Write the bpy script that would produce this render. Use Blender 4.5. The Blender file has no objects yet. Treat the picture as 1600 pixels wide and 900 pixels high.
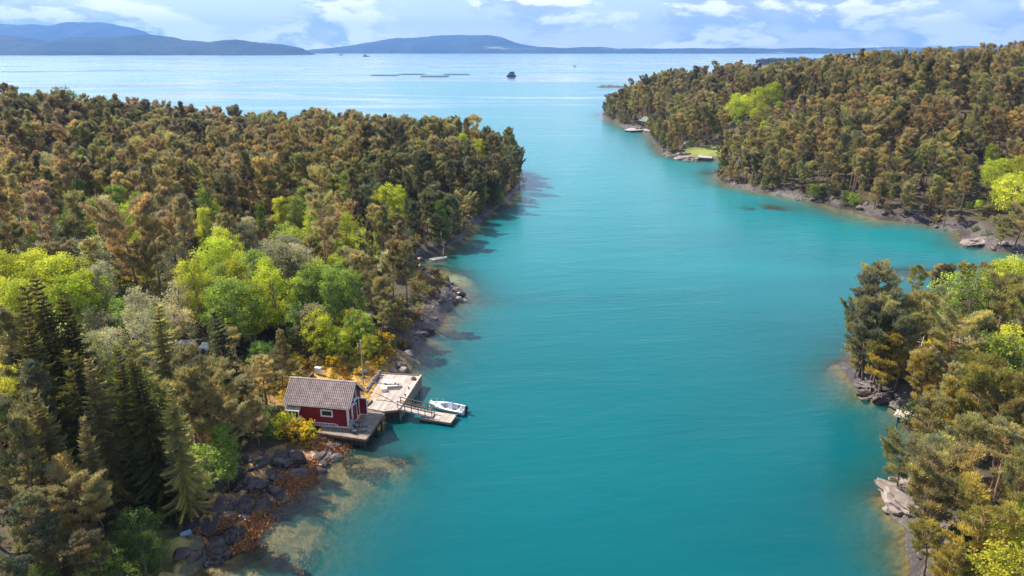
import bpy, math, random
import numpy as np
from mathutils import Vector, Matrix

R = math.radians
scene = bpy.context.scene
COL = scene.collection
rnd = random.Random(7)
rng = np.random.default_rng(11)

# ------------------------------------------------------------------ camera
CAM_H = 42.0
PITCH = 18.67
cam = bpy.data.cameras.new('camera')
cam.sensor_width = 36.0
cam.lens = 24.77
cam.clip_start = 0.5
cam.clip_end = 60000
cam_ob = bpy.data.objects.new('camera', cam)
COL.objects.link(cam_ob)
cam_ob.location = (0, 0, CAM_H)
cam_ob.rotation_euler = (R(90 - PITCH), 0, 0)
scene.camera = cam_ob

# ------------------------------------------------------------------ sun, sky, exposure
SUN_EL = 48.5                       # degrees
SUN_AZ = -64.5                      # degrees clockwise from +Y
ld = Vector((math.sin(R(SUN_AZ)) * math.cos(R(SUN_EL)), math.cos(R(SUN_AZ)) * math.cos(R(SUN_EL)), math.sin(R(SUN_EL))))
sun = bpy.data.lights.new('sun', 'SUN')
sun.energy = 5.0
sun.angle = R(0.5)
sun.color = (1.0, 0.92, 0.80)
sun_ob = bpy.data.objects.new('sun', sun)
COL.objects.link(sun_ob)
sun_ob.rotation_euler = ld.to_track_quat('Z', 'Y').to_euler()
sun_ob.location = (-60, 40, 90)

world = bpy.data.worlds.new('World')
scene.world = world
world.use_nodes = True
wt = world.node_tree
wt.nodes.clear()


def N(t, typ, **kw):
    n = t.nodes.new(typ)
    ins = kw.pop('ins', {})
    for k, v in kw.items():
        setattr(n, k, v)
    for k, v in ins.items():
        s = n.inputs[k]
        if isinstance(v, bpy.types.NodeSocket):
            t.links.new(v, s)
        else:
            s.default_value = v
    return n


def math_(t, op, a, b=None, c=None, clamp=False):
    n = t.nodes.new('ShaderNodeMath')
    n.operation = op
    n.use_clamp = clamp
    for i, v in enumerate((a, b, c)):
        if v is None:
            continue
        if isinstance(v, bpy.types.NodeSocket):
            t.links.new(v, n.inputs[i])
        else:
            n.inputs[i].default_value = v
    return n.outputs[0]


def mixc(t, f, a, b, blend='MIX'):
    n = t.nodes.new('ShaderNodeMix')
    n.data_type = 'RGBA'
    n.blend_type = blend
    for i, v in ((0, f), (6, a), (7, b)):
        if isinstance(v, bpy.types.NodeSocket):
            t.links.new(v, n.inputs[i])
        else:
            n.inputs[i].default_value = v if i == 0 else (tuple(v) + (1,))[:4]
    return n.outputs[2]


def ramp(t, f, stops):
    n = t.nodes.new('ShaderNodeValToRGB')
    t.links.new(f, n.inputs[0])
    e = n.color_ramp.elements
    while len(e) < len(stops):
        e.new(0.5)
    for el, (p, c) in zip(e, stops):
        el.position = p
        el.color = (c, c, c, 1) if not isinstance(c, tuple) else (c + (1,))[:4]
    return n.outputs[0]


def maprange(t, v, a, b, c=0.0, d=1.0, smooth=False):
    n = t.nodes.new('ShaderNodeMapRange')
    n.interpolation_type = 'SMOOTHSTEP' if smooth else 'LINEAR'
    t.links.new(v, n.inputs[0])
    for i, q in enumerate((a, b, c, d)):
        n.inputs[i + 1].default_value = q
    return n.outputs[0]


def noise(t, vec, scale, detail=3.0, rough=0.55, dist=0.0):
    n = N(t, 'ShaderNodeTexNoise', ins={'Scale': scale, 'Detail': detail, 'Roughness': rough, 'Distortion': dist})
    if vec is not None:
        t.links.new(vec, n.inputs['Vector'])
    return n.outputs['Fac']


def vmul(t, vec, s):
    n = N(t, 'ShaderNodeVectorMath', operation='MULTIPLY')
    t.links.new(vec, n.inputs[0])
    n.inputs[1].default_value = s
    return n.outputs[0]


sky = N(wt, 'ShaderNodeTexSky', sky_type='NISHITA', sun_disc=False, sun_elevation=R(SUN_EL), sun_rotation=R(SUN_AZ),
        altitude=40, air_density=1.0, dust_density=0.6, ozone_density=2.2)
tc = N(wt, 'ShaderNodeTexCoord')
sep = N(wt, 'ShaderNodeSeparateXYZ', ins={0: tc.outputs['Generated']})
elev = math_(wt, 'ARCSINE', sep.outputs[2])
azim = math_(wt, 'ARCTAN2', sep.outputs[0], sep.outputs[1])
cv = N(wt, 'ShaderNodeCombineXYZ', ins={0: math_(wt, 'MULTIPLY', azim, 1.0), 1: math_(wt, 'MULTIPLY', elev, 2.7), 2: 9.3})
n1 = noise(wt, cv.outputs[0], 6.5, 9.0, 0.58, 0.2)
mask = maprange(wt, n1, 0.42, 0.53, smooth=True)
cv2 = N(wt, 'ShaderNodeCombineXYZ', ins={0: math_(wt, 'ADD', azim, 0.02), 1: math_(wt, 'MULTIPLY_ADD', elev, 2.7, 0.035), 2: 9.3})
n2 = noise(wt, cv2.outputs[0], 6.5, 9.0, 0.58, 0.2)
lit = maprange(wt, math_(wt, 'SUBTRACT', n1, n2), -0.035, 0.05, smooth=True)      # sunny and shaded sides of the clouds
cloud = mixc(wt, lit, (3.9, 4.5, 6.9), (9.8, 9.8, 9.9))
veil = mixc(wt, maprange(wt, elev, 0.02, 0.5, 0.66, 0.12), sky.outputs[0], mixc(wt, maprange(wt, elev, 0.012, 0.07), (8.6, 8.8, 9.4), (4.6, 5.8, 8.3)))                             # thin bright cirrus veil over the whole sky
skyc = mixc(wt, math_(wt, 'MULTIPLY', mask, maprange(wt, elev, 0.08, 0.6, 0.95, 0.2)), veil, cloud)
bg = N(wt, 'ShaderNodeBackground', ins={'Color': skyc, 'Strength': 0.10})
wo = N(wt, 'ShaderNodeOutputWorld', ins={0: bg.outputs[0]})
world.cycles.sampling_method = 'MANUAL'
world.cycles.sample_map_resolution = 512

vs = scene.view_settings
vs.view_transform = 'Standard'
vs.look = 'None'
vs.exposure = 0.9
vs.gamma = 1.0
vs.use_curve_mapping = False
scene.render.engine = 'CYCLES'
cy = scene.cycles
cy.use_denoising = True
try:
    cy.denoiser = 'OPENIMAGEDENOISE'
    cy.denoising_input_passes = 'RGB_ALBEDO_NORMAL'
except Exception:
    pass
cy.max_bounces = 6
cy.diffuse_bounces = 4
cy.glossy_bounces = 2
cy.transmission_bounces = 3
cy.transparent_max_bounces = 8
cy.volume_bounces = 0
cy.caustics_reflective = False
cy.caustics_refractive = False

# ------------------------------------------------------------------ small helpers


def tag(o, label=None, cat=None, group=None, kind=None):
    if label:
        o['label'] = label
    if cat:
        o['category'] = cat
    if group:
        o['group'] = group
    if kind:
        o['kind'] = kind
    return o


def empty(name, loc, rz=0.0):
    o = bpy.data.objects.new(name, None)
    o.empty_display_size = 0.3
    COL.objects.link(o)
    o.location = loc
    o.rotation_euler = (0, 0, rz)
    return o


class MB:
    """collects shapes; build() links them as ONE mesh object"""

    def __init__(self):
        self.v, self.f = [], []

    def add(self, vs_, fs_):
        o = len(self.v)
        self.v += [tuple(p) for p in vs_]
        self.f += [tuple(i + o for i in q) for q in fs_]

    def box(self, c, s, rot=None, taper=1.0):
        x, y, z = (q / 2 for q in s)
        ps = [Vector((sx * x * (taper if sz > 0 else 1), sy * y * (taper if sz > 0 else 1), sz * z)) for sz in (-1, 1) for sy in (-1, 1) for sx in (-1, 1)]
        if rot is not None:
            ps = [rot @ p for p in ps]
        self.add([p + Vector(c) for p in ps], [(0, 2, 3, 1), (4, 5, 7, 6), (0, 1, 5, 4), (2, 6, 7, 3), (0, 4, 6, 2), (1, 3, 7, 5)])

    def beam(self, a, b, w, h, roll=0.0):
        a, b = Vector(a), Vector(b)
        d = (b - a)
        L = d.length
        d.normalize()
        up = Vector((0, 0, 1)) if abs(d.z) < 0.98 else Vector((0, 1, 0))
        s = d.cross(up).normalized()
        u = s.cross(d)
        m = Matrix((d, s, u)).transposed() @ Matrix.Rotation(roll, 3, 'X')
        self.box((a + b) / 2, (L, w, h), m)

    def tube(self, pts, rads, n=6, cap=True):
        pts = [Vector(p) for p in pts]
        o = len(self.v)
        for i, p in enumerate(pts):
            d = (pts[min(i + 1, len(pts) - 1)] - pts[max(i - 1, 0)]).normalized()
            a = Vector((1, 0, 0)) if abs(d.x) < 0.9 else Vector((0, 1, 0))
            s = d.cross(a).normalized()
            u = s.cross(d)
            r = rads[i] if hasattr(rads, '__len__') else rads
            for k in range(n):
                t = 2 * math.pi * k / n
                self.v.append(tuple(p + (s * math.cos(t) + u * math.sin(t)) * r))
        for i in range(len(pts) - 1):
            for k in range(n):
                a_, b_ = o + i * n + k, o + i * n + (k + 1) % n
                self.f.append((a_, b_, b_ + n, a_ + n))
        if cap:
            self.f.append(tuple(o + k for k in range(n))[::-1])
            self.f.append(tuple(o + (len(pts) - 1) * n + k for k in range(n)))

    def prism(self, poly, z0, z1):
        n = len(poly)
        a = sum(poly[i][0] * poly[(i + 1) % n][1] - poly[(i + 1) % n][0] * poly[i][1] for i in range(n))
        if a < 0:
            poly = poly[::-1]
        self.add([(x, y, z0) for x, y in poly] + [(x, y, z1) for x, y in poly],
                 [tuple(range(n))[::-1], tuple(range(n, 2 * n))] + [(i, (i + 1) % n, n + (i + 1) % n, n + i) for i in range(n)])

    def loft(self, rings, closed=True, cap=True):
        o = len(self.v)
        n = len(rings[0])
        for r_ in rings:
            self.v += [tuple(p) for p in r_]
        for i in range(len(rings) - 1):
            for k in range(n if closed else n - 1):
                a_, b_ = o + i * n + k, o + i * n + (k + 1) % n
                self.f.append((a_, b_, b_ + n, a_ + n))
        if cap:
            self.f.append(tuple(o + k for k in range(n))[::-1])
            self.f.append(tuple(o + (len(rings) - 1) * n + k for k in range(n)))

    def mesh(self, name):
        me = bpy.data.meshes.new(name)
        me.from_pydata(self.v, [], self.f)
        me.update()
        return me

    def build(self, name, mat, parent=None, smooth=False, bevel=0.0):
        me = self.mesh(name)
        me.materials.append(mat)
        if smooth:
            me.polygons.foreach_set('use_smooth', [True] * len(me.polygons))
        o = bpy.data.objects.new(name, me)
        COL.objects.link(o)
        if parent:
            o.parent = parent
        if bevel:
            b = o.modifiers.new('bevel', 'BEVEL')
            b.width = bevel
            b.segments = 2
            b.limit_method = 'ANGLE'
        return o


def np_mesh(name, verts, tris, mat, attrs=None, smooth=False, quads=False):
    me = bpy.data.meshes.new(name)
    k = 4 if quads else 3
    me.vertices.add(len(verts))
    me.vertices.foreach_set('co', np.asarray(verts, np.float32).ravel())
    nf = len(tris)
    me.loops.add(nf * k)
    me.loops.foreach_set('vertex_index', np.asarray(tris, np.int32).ravel())
    me.polygons.add(nf)
    me.polygons.foreach_set('loop_start', np.arange(nf, dtype=np.int32) * k)
    me.polygons.foreach_set('loop_total', np.full(nf, k, np.int32))
    if smooth:
        me.polygons.foreach_set('use_smooth', np.ones(nf, bool))
    me.update(calc_edges=True)
    for nm, arr in (attrs or {}).items():
        arr = np.asarray(arr, np.float32)
        if arr.ndim == 1:
            a = me.attributes.new(nm, 'FLOAT', 'POINT')
            a.data.foreach_set('value', arr)
        else:
            a = me.attributes.new(nm, 'FLOAT_VECTOR', 'POINT')
            a.data.foreach_set('vector', arr.ravel())
    if mat:
        me.materials.append(mat)
    me.validate()
    return me


def link(name, me, parent=None):
    o = bpy.data.objects.new(name, me)
    COL.objects.link(o)
    if parent:
        o.parent = parent
    return o


def copy_tree(o, parent=None):
    c = o.copy()
    COL.objects.link(c)
    if parent:
        c.parent = parent
    for ch in list(o.children):
        copy_tree(ch, c)
    return c


# numpy value noise ------------------------------------------------
def _hash(ix, iy, seed):
    h = (ix.astype(np.int64) * 374761393 + iy.astype(np.int64) * 668265263 + seed * 1442695041) & 0xffffffff
    h = ((h ^ (h >> 13)) * 1274126177) & 0xffffffff
    return ((h ^ (h >> 16)) & 0xffff) / 65535.0


def vnoise(x, y, seed=0):
    x, y = np.asarray(x, float), np.asarray(y, float)
    ix, iy = np.floor(x), np.floor(y)
    fx, fy = x - ix, y - iy
    fx = fx * fx * (3 - 2 * fx)
    fy = fy * fy * (3 - 2 * fy)
    a, b = _hash(ix, iy, seed), _hash(ix + 1, iy, seed)
    c, d = _hash(ix, iy + 1, seed), _hash(ix + 1, iy + 1, seed)
    return (a + (b - a) * fx) * (1 - fy) + (c + (d - c) * fx) * fy


def fbm(x, y, octaves=4, seed=0):
    s, a, t = 0, 0.5, 0
    for i in range(octaves):
        s = s + a * vnoise(x * 2 ** i, y * 2 ** i, seed + i * 17)
        t += a
        a *= 0.5
    return s / t


def sstep(a, b, x):
    t = np.clip((x - a) / (b - a), 0, 1)
    return t * t * (3 - 2 * t)


# ------------------------------------------------------------------ materials
def new_mat(name):
    m = bpy.data.materials.new(name)
    m.use_nodes = True
    m.node_tree.nodes.clear()
    return m, m.node_tree


def out(t, sh, vol=None):
    o = t.nodes.new('ShaderNodeOutputMaterial')
    if sh is not None:
        t.links.new(sh, o.inputs['Surface'])
    if vol is not None:
        t.links.new(vol, o.inputs['Volume'])
    return o


def pbsdf(t, col, rough=0.7, metal=0.0, normal=None, spec=0.4):
    n = t.nodes.new('ShaderNodeBsdfPrincipled')
    for k, v in (('Base Color', col), ('Roughness', rough), ('Metallic', metal), ('Specular IOR Level', spec)):
        if isinstance(v, bpy.types.NodeSocket):
            t.links.new(v, n.inputs[k])
        else:
            n.inputs[k].default_value = (tuple(v) + (1,))[:4] if k == 'Base Color' else v
    if normal is not None:
        t.links.new(normal, n.inputs['Normal'])
    return n.outputs[0]


def bump(t, h, strength=0.5, dist=0.05):
    n = N(t, 'ShaderNodeBump', ins={'Strength': strength, 'Distance': dist, 'Height': h})
    return n.outputs[0]


def simple_mat(name, col, col2=None, rough=0.7, scale=4.0, bmp=0.3, metal=0.0, stretch=(1, 1, 1), spec=0.4, vary=0.0):
    m, t = new_mat(name)
    co = N(t, 'ShaderNodeTexCoord').outputs['Object']
    v = vmul(t, co, stretch)
    f = noise(t, v, scale, 5.0, 0.62)
    c2 = col2 or tuple(c * 0.6 for c in col)
    cc = mixc(t, maprange(t, f, 0.32, 0.68), col, c2)
    if vary:                                 # each board or tile weathers a little differently
        ri = N(t, 'ShaderNodeNewGeometry').outputs['Random Per Island']
        k_ = maprange(t, ri, 0, 1, 1 - vary, 1 + vary * 0.6)
        cc = mixc(t, 1.0, cc, N(t, 'ShaderNodeCombineXYZ', ins={0: k_, 1: k_, 2: k_}).outputs[0], 'MULTIPLY')
    nz = bump(t, f, bmp, 0.03) if bmp else None
    out(t, pbsdf(t, cc, rough, metal, nz, spec))
    return m


def foliage_mat(name, trans=0.35, spread=0.5, warm=(1.2, 1.05, 0.75)):
    """leaf colour comes from the tree's own 'tint', varied from clump to clump by the mesh attribute 'hue'"""
    m, t = new_mat(name)
    tint = N(t, 'ShaderNodeAttribute', attribute_type='INSTANCER', attribute_name='tint').outputs['Color']
    hue = N(t, 'ShaderNodeAttribute', attribute_type='GEOMETRY', attribute_name='hue').outputs['Fac']
    a = mixc(t, 1.0, tint, warm, 'MULTIPLY')
    b = mixc(t, 1.0, tint, (1 - spread * 0.9, 1 - spread * 0.75, 1 - spread * 0.5), 'MULTIPLY')
    c = mixc(t, hue, b, a)
    d = N(t, 'ShaderNodeBsdfDiffuse', ins={'Color': c})
    tr = N(t, 'ShaderNodeBsdfTranslucent', ins={'Color': c})
    mx = N(t, 'ShaderNodeMixShader', ins={0: trans, 1: d.outputs[0], 2: tr.outputs[0]})
    out(t, mx.outputs[0])
    return m


M = {}
M['needle'] = foliage_mat('pine_needles', 0.45, 0.55, (1.3, 1.18, 0.85))
M['leaf'] = foliage_mat('green_leaves', 0.42, 0.5, (1.18, 1.08, 0.7))
M['spruce'] = foliage_mat('spruce_needles', 0.2, 0.6, (2.0, 1.75, 0.8))
m_, t_ = new_mat('pine_bark')                # grey plates below, orange skin higher up the stem
_co = N(t_, 'ShaderNodeTexCoord').outputs['Object']
_f = noise(t_, vmul(t_, _co, (1, 1, 0.3)), 3.0, 5, 0.62)
_z = maprange(t_, N(t_, 'ShaderNodeSeparateXYZ', ins={0: _co}).outputs[2], 2.0, 6.0)
_c = mixc(t_, maprange(t_, _f, 0.32, 0.68), mixc(t_, _z, (0.20, 0.135, 0.10), (0.40, 0.20, 0.11)), mixc(t_, _z, (0.09, 0.065, 0.055), (0.22, 0.11, 0.07)))
out(t_, pbsdf(t_, _c, 0.9, 0, bump(t_, _f, 0.6, 0.03)))
M['bark'] = m_
M['pale_bark'] = simple_mat('pale_bark', (0.38, 0.35, 0.31), (0.13, 0.11, 0.10), 0.85, 3.0, 0.4, stretch=(1, 1, 0.5))
M['dead_wood'] = simple_mat('bleached_wood', (0.52, 0.46, 0.40), (0.26, 0.22, 0.19), 0.85, 6.0, 0.4)
M['rock'] = simple_mat('grey_rock', (0.17, 0.14, 0.125), (0.06, 0.05, 0.047), 0.75, 1.6, 0.9)
M['rock_dark'] = simple_mat('wet_dark_rock', (0.085, 0.062, 0.05), (0.026, 0.02, 0.018), 0.38, 1.6, 0.9)
M['rock_pale'] = simple_mat('pale_pink_rock', (0.33, 0.265, 0.23), (0.13, 0.10, 0.09), 0.8, 1.9, 1.0)
M['red'] = simple_mat('red_painted_boards', (0.25, 0.014, 0.018), (0.16, 0.009, 0.012), 0.6, 5.0, 0.15, stretch=(4, 4, 0.5))
M['white'] = simple_mat('white_paint', (0.80, 0.78, 0.75), (0.66, 0.63, 0.6), 0.5, 3.0, 0.08)
M['tile'] = simple_mat('weathered_roof_tile', (0.50, 0.395, 0.35), (0.34, 0.26, 0.23), 0.7, 1.1, 0.3, vary=0.14)
M['deck'] = simple_mat('bleached_deck_boards', (0.54, 0.455, 0.395), (0.39, 0.32, 0.275), 0.8, 1.2, 0.25, vary=0.24)
M['deck_old'] = simple_mat('grey_brown_deck_boards', (0.33, 0.27, 0.215), (0.2, 0.16, 0.125), 0.85, 1.4, 0.25, vary=0.3)
M['beam'] = simple_mat('pale_timber', (0.58, 0.50, 0.43), (0.40, 0.33, 0.28), 0.8, 2.0, 0.2)
M['timber'] = simple_mat('brown_timber', (0.24, 0.16, 0.11), (0.12, 0.08, 0.06), 0.85, 2.0, 0.25)
M['dark_timber'] = simple_mat('dark_tarred_timber', (0.05, 0.04, 0.034), (0.022, 0.018, 0.016), 0.8, 2.0, 0.25)
M['gelcoat'] = simple_mat('white_gelcoat', (0.82, 0.83, 0.86), (0.76, 0.77, 0.8), 0.22, 1.0, 0.0, spec=0.6)
M['grey'] = simple_mat('grey_plastic', (0.22, 0.215, 0.22), (0.15, 0.15, 0.15), 0.6, 3.0, 0.1)
M['black'] = simple_mat('black_plastic', (0.015, 0.015, 0.018), (0.03, 0.03, 0.03), 0.35, 3.0, 0.05)
M['metal'] = simple_mat('galvanised_steel', (0.55, 0.56, 0.58), (0.4, 0.41, 0.43), 0.35, 5.0, 0.05, 0.9)
M['concrete'] = simple_mat('pale_concrete', (0.42, 0.39, 0.36), (0.28, 0.26, 0.24), 0.85, 0.8, 0.2)
M['far_green'] = simple_mat('dark_green_boards', (0.03, 0.05, 0.042), (0.02, 0.03, 0.028), 0.6, 2.0, 0.1)
M['pen_grey'] = simple_mat('weathered_grey_plastic', (0.2, 0.2, 0.21), (0.13, 0.13, 0.14), 0.7, 1.0, 0.05)
M['blue'] = simple_mat('faded_blue_plastic', (0.20, 0.28, 0.38), (0.13, 0.19, 0.27), 0.4, 3.0, 0.05)
M['steel_blue'] = simple_mat('dark_blue_hull_paint', (0.05, 0.07, 0.11), (0.03, 0.04, 0.06), 0.5, 1.0, 0.05)
M['flag_red'] = simple_mat('faded_red_cloth', (0.32, 0.09, 0.09), (0.22, 0.06, 0.07), 0.9, 4.0, 0.1)
M['pink'] = simple_mat('pinkish_gravel', (0.52, 0.44, 0.39), (0.36, 0.3, 0.27), 0.9, 5.0, 0.4)
m_, t_ = new_mat('window_glass')
out(t_, pbsdf(t_, (0.02, 0.028, 0.032), 0.06, 0, None, 0.7))
M['glass'] = m_
m_, t_ = new_mat('clear_windscreen')
tr_ = N(t_, 'ShaderNodeBsdfTransparent', ins={'Color': (0.55, 0.62, 0.66, 1)})
gl_ = N(t_, 'ShaderNodeBsdfGlossy', ins={'Roughness': 0.05})
out(t_, N(t_, 'ShaderNodeMixShader', ins={0: 0.25, 1: tr_.outputs[0], 2: gl_.outputs[0]}).outputs[0])
M['screen'] = m_

# ================================================================== TERRAIN
LEFT = [(-26, -30), (-28, 30), (-27.26, 45.58), (-26.97, 48.49), (-24.94, 51.69), (-24.56, 57.17), (-23.06, 60.26), (-20.92, 64.23),
        (-19.49, 66.9), (-18.3, 70.2), (-17.97, 74.8), (-17.3, 80.87), (-16.6, 86.2), (-14.13, 88.8), (-13.43, 97.33), (-11.0, 110.86), (-8.6, 118.0),
        (-9.8, 124.2), (-13.2, 128.8), (-16.72, 133.01), (-20.7, 140.99), (-17.9, 143.37), (-14.3, 152.01), (-8.3, 178.77), (0.0, 209.81),
        (3.21, 234.7), (1, 255), (-14, 274), (-60, 292), (-150, 330), (-300, 400), (-700, 420), (-700, -30)]
RIGHT = [(60.85, 490.92), (61.35, 445.82), (65.61, 397.98), (72.3, 382.12), (69.03, 353.82), (66.79, 320.36), (65.83, 298.06),
         (77.32, 285.35), (91.72, 281.91), (90, 268), (73.13, 251.38), (69.67, 231.15), (79.17, 215.81), (90.85, 196.96), (97.96, 178.77), (105.17, 173.84),
         (108.58, 166.32), (103.97, 153.63), (108.37, 149.37), (117.1, 147.82), (142, 152), (185, 166), (260, 176), (800, 180), (800, 700),
         (420, 660), (300, 600), (180, 575), (110, 555), (75, 535)]
POINT = [(33, -30), (32.5, 38), (32.92, 45.58), (34.09, 48.49), (35.2, 53.42), (36.89, 59.73), (39.04, 60.8), (40.93, 61.91), (45.6, 69.0),
         (46.8, 74.3), (47.2, 77.8), (44.3, 80.6), (44.7, 87.0), (50.2, 95.8), (71.68, 113.97), (84.67, 122.47), (99.34, 130.13), (130, 138),
         (185, 146), (800, 150), (800, -30)]
REEFS = [(81.0, 134.0, 9.0, 5.5), (70.86, 194.0, 9, 7), (-12.6, 66.5, 3.2, 3.0)]


def poly_sd(px, py, poly):
    """signed distance, positive inside"""
    p = np.array(poly, float)
    q = np.roll(p, -1, 0)
    best = np.full(px.shape, 1e18)
    ins = np.zeros(px.shape, bool)
    for (ax, ay), (bx, by) in zip(p, q):
        dx, dy = bx - ax, by - ay
        t = np.clip(((px - ax) * dx + (py - ay) * dy) / (dx * dx + dy * dy), 0, 1)
        best = np.minimum(best, (px - ax - t * dx) ** 2 + (py - ay - t * dy) ** 2)
        c = (ay > py) != (by > py)
        with np.errstate(divide='ignore', invalid='ignore'):
            xi = ax + (py - ay) * dx / (dy if dy else 1e-9)
        ins ^= c & (px < xi)
    d = np.sqrt(best)
    return np.where(ins, d, -d)


def gauss(x, y, cx, cy_, sx, sy):
    return np.exp(-((x - cx) / sx) ** 2 - ((y - cy_) / sy) ** 2)


def land_d(x, y):
    wob = (fbm(x * 0.22, y * 0.22, 3, 5) - 0.5) * 3.2 * sstep(50, 90, np.hypot(x + 18, y - 72) * 3)
    return poly_sd(x, y, LEFT) + wob, poly_sd(x, y, RIGHT) + wob * 1.6, poly_sd(x, y, POINT) + wob


def terrain(x, y):
    x, y = np.asarray(x, float), np.asarray(y, float)
    dl, dr, dp = land_d(x, y)
    d = np.maximum(np.maximum(dl, dr), dp)
    near = sstep(70, 60, y) * (dl > -60) * (x < 5)                      # the tidal shelf below the boathouse
    cab = np.clip(gauss(x, y, -21, 77, 13, 12) * 1.25, 0, 1)
    # --- land
    S = 2.4 - 0.7 * sstep(140, 165, y) * (x < 20) + 0.6 * (x > 30)
    S = S * (1 - 0.62 * cab) * (1 - 0.55 * gauss(x, y, -14, 118, 6, 12)) * (1 - 0.6 * gauss(x, y, 82, 292, 18, 14)) * (1 - 0.55 * gauss(x, y, 78, 400, 14, 18)) \
        * (1 - 0.2 * gauss(x, y, 37, 57, 4, 6)) * (1 - 0.55 * gauss(x, y, 112, 154, 11, 8))
    S = S + 1.9 * gauss(x, y, -12, 118, 5, 10)
    L = 3.4 - 0.4 * sstep(140, 165, y) * (x < 20) + 3 * cab
    off = near * 4.5
    pos = np.maximum(d - off, 0)
    h = S * (1 - np.exp(-pos / L)) + 0.11 * np.minimum(np.maximum(d, 0), np.maximum(off, 0.6))
    inl = sstep(3, 45, d)
    left = (x < 20) & (dl > 0)
    hl = 0.8 * sstep(4, 60, dl) + 5.0 * gauss(x, y, -22, 212, 32, 42) + 10.0 * gauss(x, y, -190, 240, 62, 75) \
        + 3.5 * sstep(-35, -110, x) * sstep(235, 150, y)
    hr = 1.5 * sstep(4, 60, dr) + 25 * gauss(x, y, 260, 350, 105, 120) + 11 * gauss(x, y, 150, 330, 45, 80) + 9 * gauss(x, y, 120, 470, 60, 70) + 8 * gauss(x, y, 180, 250, 60, 45)
    hp = 5.0 * sstep(3, 40, dp)
    hin = np.where(left, hl, np.where(dr > 0, hr, hp))
    h = h + hin * inl + (fbm(x * 0.05, y * 0.05, 3, 9) - 0.5) * 3.5 * inl * (1 - cab)
    rocky = (1 - sstep(6, 16, d)) * (1 - 0.55 * cab) * (1 + 0.5 * near)
    rid = 1 - np.abs(2 * fbm(x * 0.33 + y * 0.14, y * 0.3 - x * 0.11, 4, 21) - 1)
    h = h + (rid - 0.62) * 2.1 * rocky * (1 + 0.5 * near) * np.clip(0.25 + d / 4, 0.25, 1) + (fbm(x * 1.1, y * 1.1, 3, 33) - 0.5) * 0.5 * rocky
    # --- sea bed
    dd = np.maximum(-d, 0)
    shal = np.clip(near * 1.0 + 0.7 * gauss(x, y, -14, 66, 5, 7) + gauss(x, y, -13, 134, 9, 9) + gauss(x, y, 86, 180, 14, 18) + gauss(x, y, 70, 285, 12, 40), 0, 1)
    w, k1 = 2.0 + 5.0 * shal, 0.42 - 0.31 * shal + 0.5 * (x > 25) * sstep(120, 105, y)
    bed = -(0.05 + k1 * np.minimum(dd, w) + 0.55 * np.maximum(dd - w, 0)) + (fbm(x * 0.45, y * 0.45, 4, 41) - 0.5) * (0.22 + 0.22 * shal)
    for cx, cy_, sx, sy in REEFS:
        g_ = np.clip(gauss(x, y, cx, cy_, sx, sy) * 1.3, 0, 1) * sstep(0.22, 0.42, fbm(x * 0.16, y * 0.16, 3, 55))
        bed = bed * (1 - g_) + (-0.25 - 0.4 * fbm(x * 0.5, y * 0.5, 3, 57)) * g_
    bed = np.maximum(bed, -16.0)
    f = sstep(-0.7, 0.5, d)
    z = bed * (1 - f) + h * f
    return z, d, near, cab, rocky


def height(x, y):
    return float(terrain(np.array([x]), np.array([y]))[0][0])


def axis(segs):
    a = [segs[0][0]]
    for (lo, hi, st) in segs:
        n = max(1, int(round((hi - lo) / st)))
        a += list(np.linspace(lo, hi, n + 1)[1:])
    return np.array(a)


xs = axis([(-16000, -2000, 2000), (-2000, -700, 130), (-700, -300, 10), (-300, -120, 3.5), (-120, -45, 1.6), (-45, 8, 0.62), (8, 30, 1.8), (30, 60, 0.9), (60, 125, 1.4), (125, 300, 3.5), (300, 800, 10), (800, 2000, 120), (2000, 16000, 2000)])
ys = axis([(-600, -30, 60), (-30, 38, 3), (38, 98, 0.66), (98, 150, 0.95), (150, 300, 1.7), (300, 600, 3.6), (600, 900, 15), (900, 3000, 150), (3000, 16000, 1500)])
X, Y = np.meshgrid(xs, ys)
fx, fy = X.ravel(), Y.ravel()
tz, td, tnear, tcab, trocky = terrain(fx, fy)


def grid_quads(nx, ny):
    i = np.arange(nx * ny).reshape(ny, nx)
    return np.stack([i[:-1, :-1], i[:-1, 1:], i[1:, 1:], i[1:, :-1]], -1).reshape(-1, 4)


# ground cover by place: bare rock, tide-zone weed, mown grass, ochre heather
rw_ = 1 + 1.3 * gauss(fx, fy, -14, 118, 6, 12) + 1.2 * gauss(fx, fy, 76, 292, 12, 12) + 1.2 * gauss(fx, fy, 66, 400, 10, 30) + 1.2 * gauss(fx, fy, 108, 155, 12, 9) + 0.9 * gauss(fx, fy, 36, 57, 5, 7) + 0.8 * (tnear > 0.5)
a_rock = np.clip(sstep(4.0, 1.4, td / rw_ + (fbm(fx * 0.3, fy * 0.3, 3, 71) - 0.5) * 4), 0, 1)
a_rock = np.maximum(a_rock, np.clip(gauss(fx, fy, -24.7, 81.4, 1.5, 3.6) * 1.6, 0, 1))
a_weed = np.clip(tnear * sstep(6.5, 4.0, td) + np.clip(gauss(fx, fy, -18.5, 66.5, 4.5, 3.5) * 1.5, 0, 1), 0, 1)
a_grass = np.clip(gauss(fx, fy, 82, 295, 11, 8.5) * 1.7 - 0.25, 0, 1) + np.clip(gauss(fx, fy, 118, 310, 7, 6) * 1.5, 0, 1) + np.clip(gauss(fx, fy, -31, 49.5, 3.4, 3.5) * 1.4 - 0.2, 0, 0.7) \
    + np.clip(gauss(fx, fy, 92, 212, 5, 3) * 1.2 - 0.2, 0, 1)
a_ochre = np.clip(gauss(fx, fy, -23, 84, 8, 7.5) * 1.7, 0, 1)
a_sand = np.clip(gauss(fx, fy, -11, 131.5, 7, 5) + gauss(fx, fy, 88, 181, 12, 12) * 0.5, 0, 1)

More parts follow.
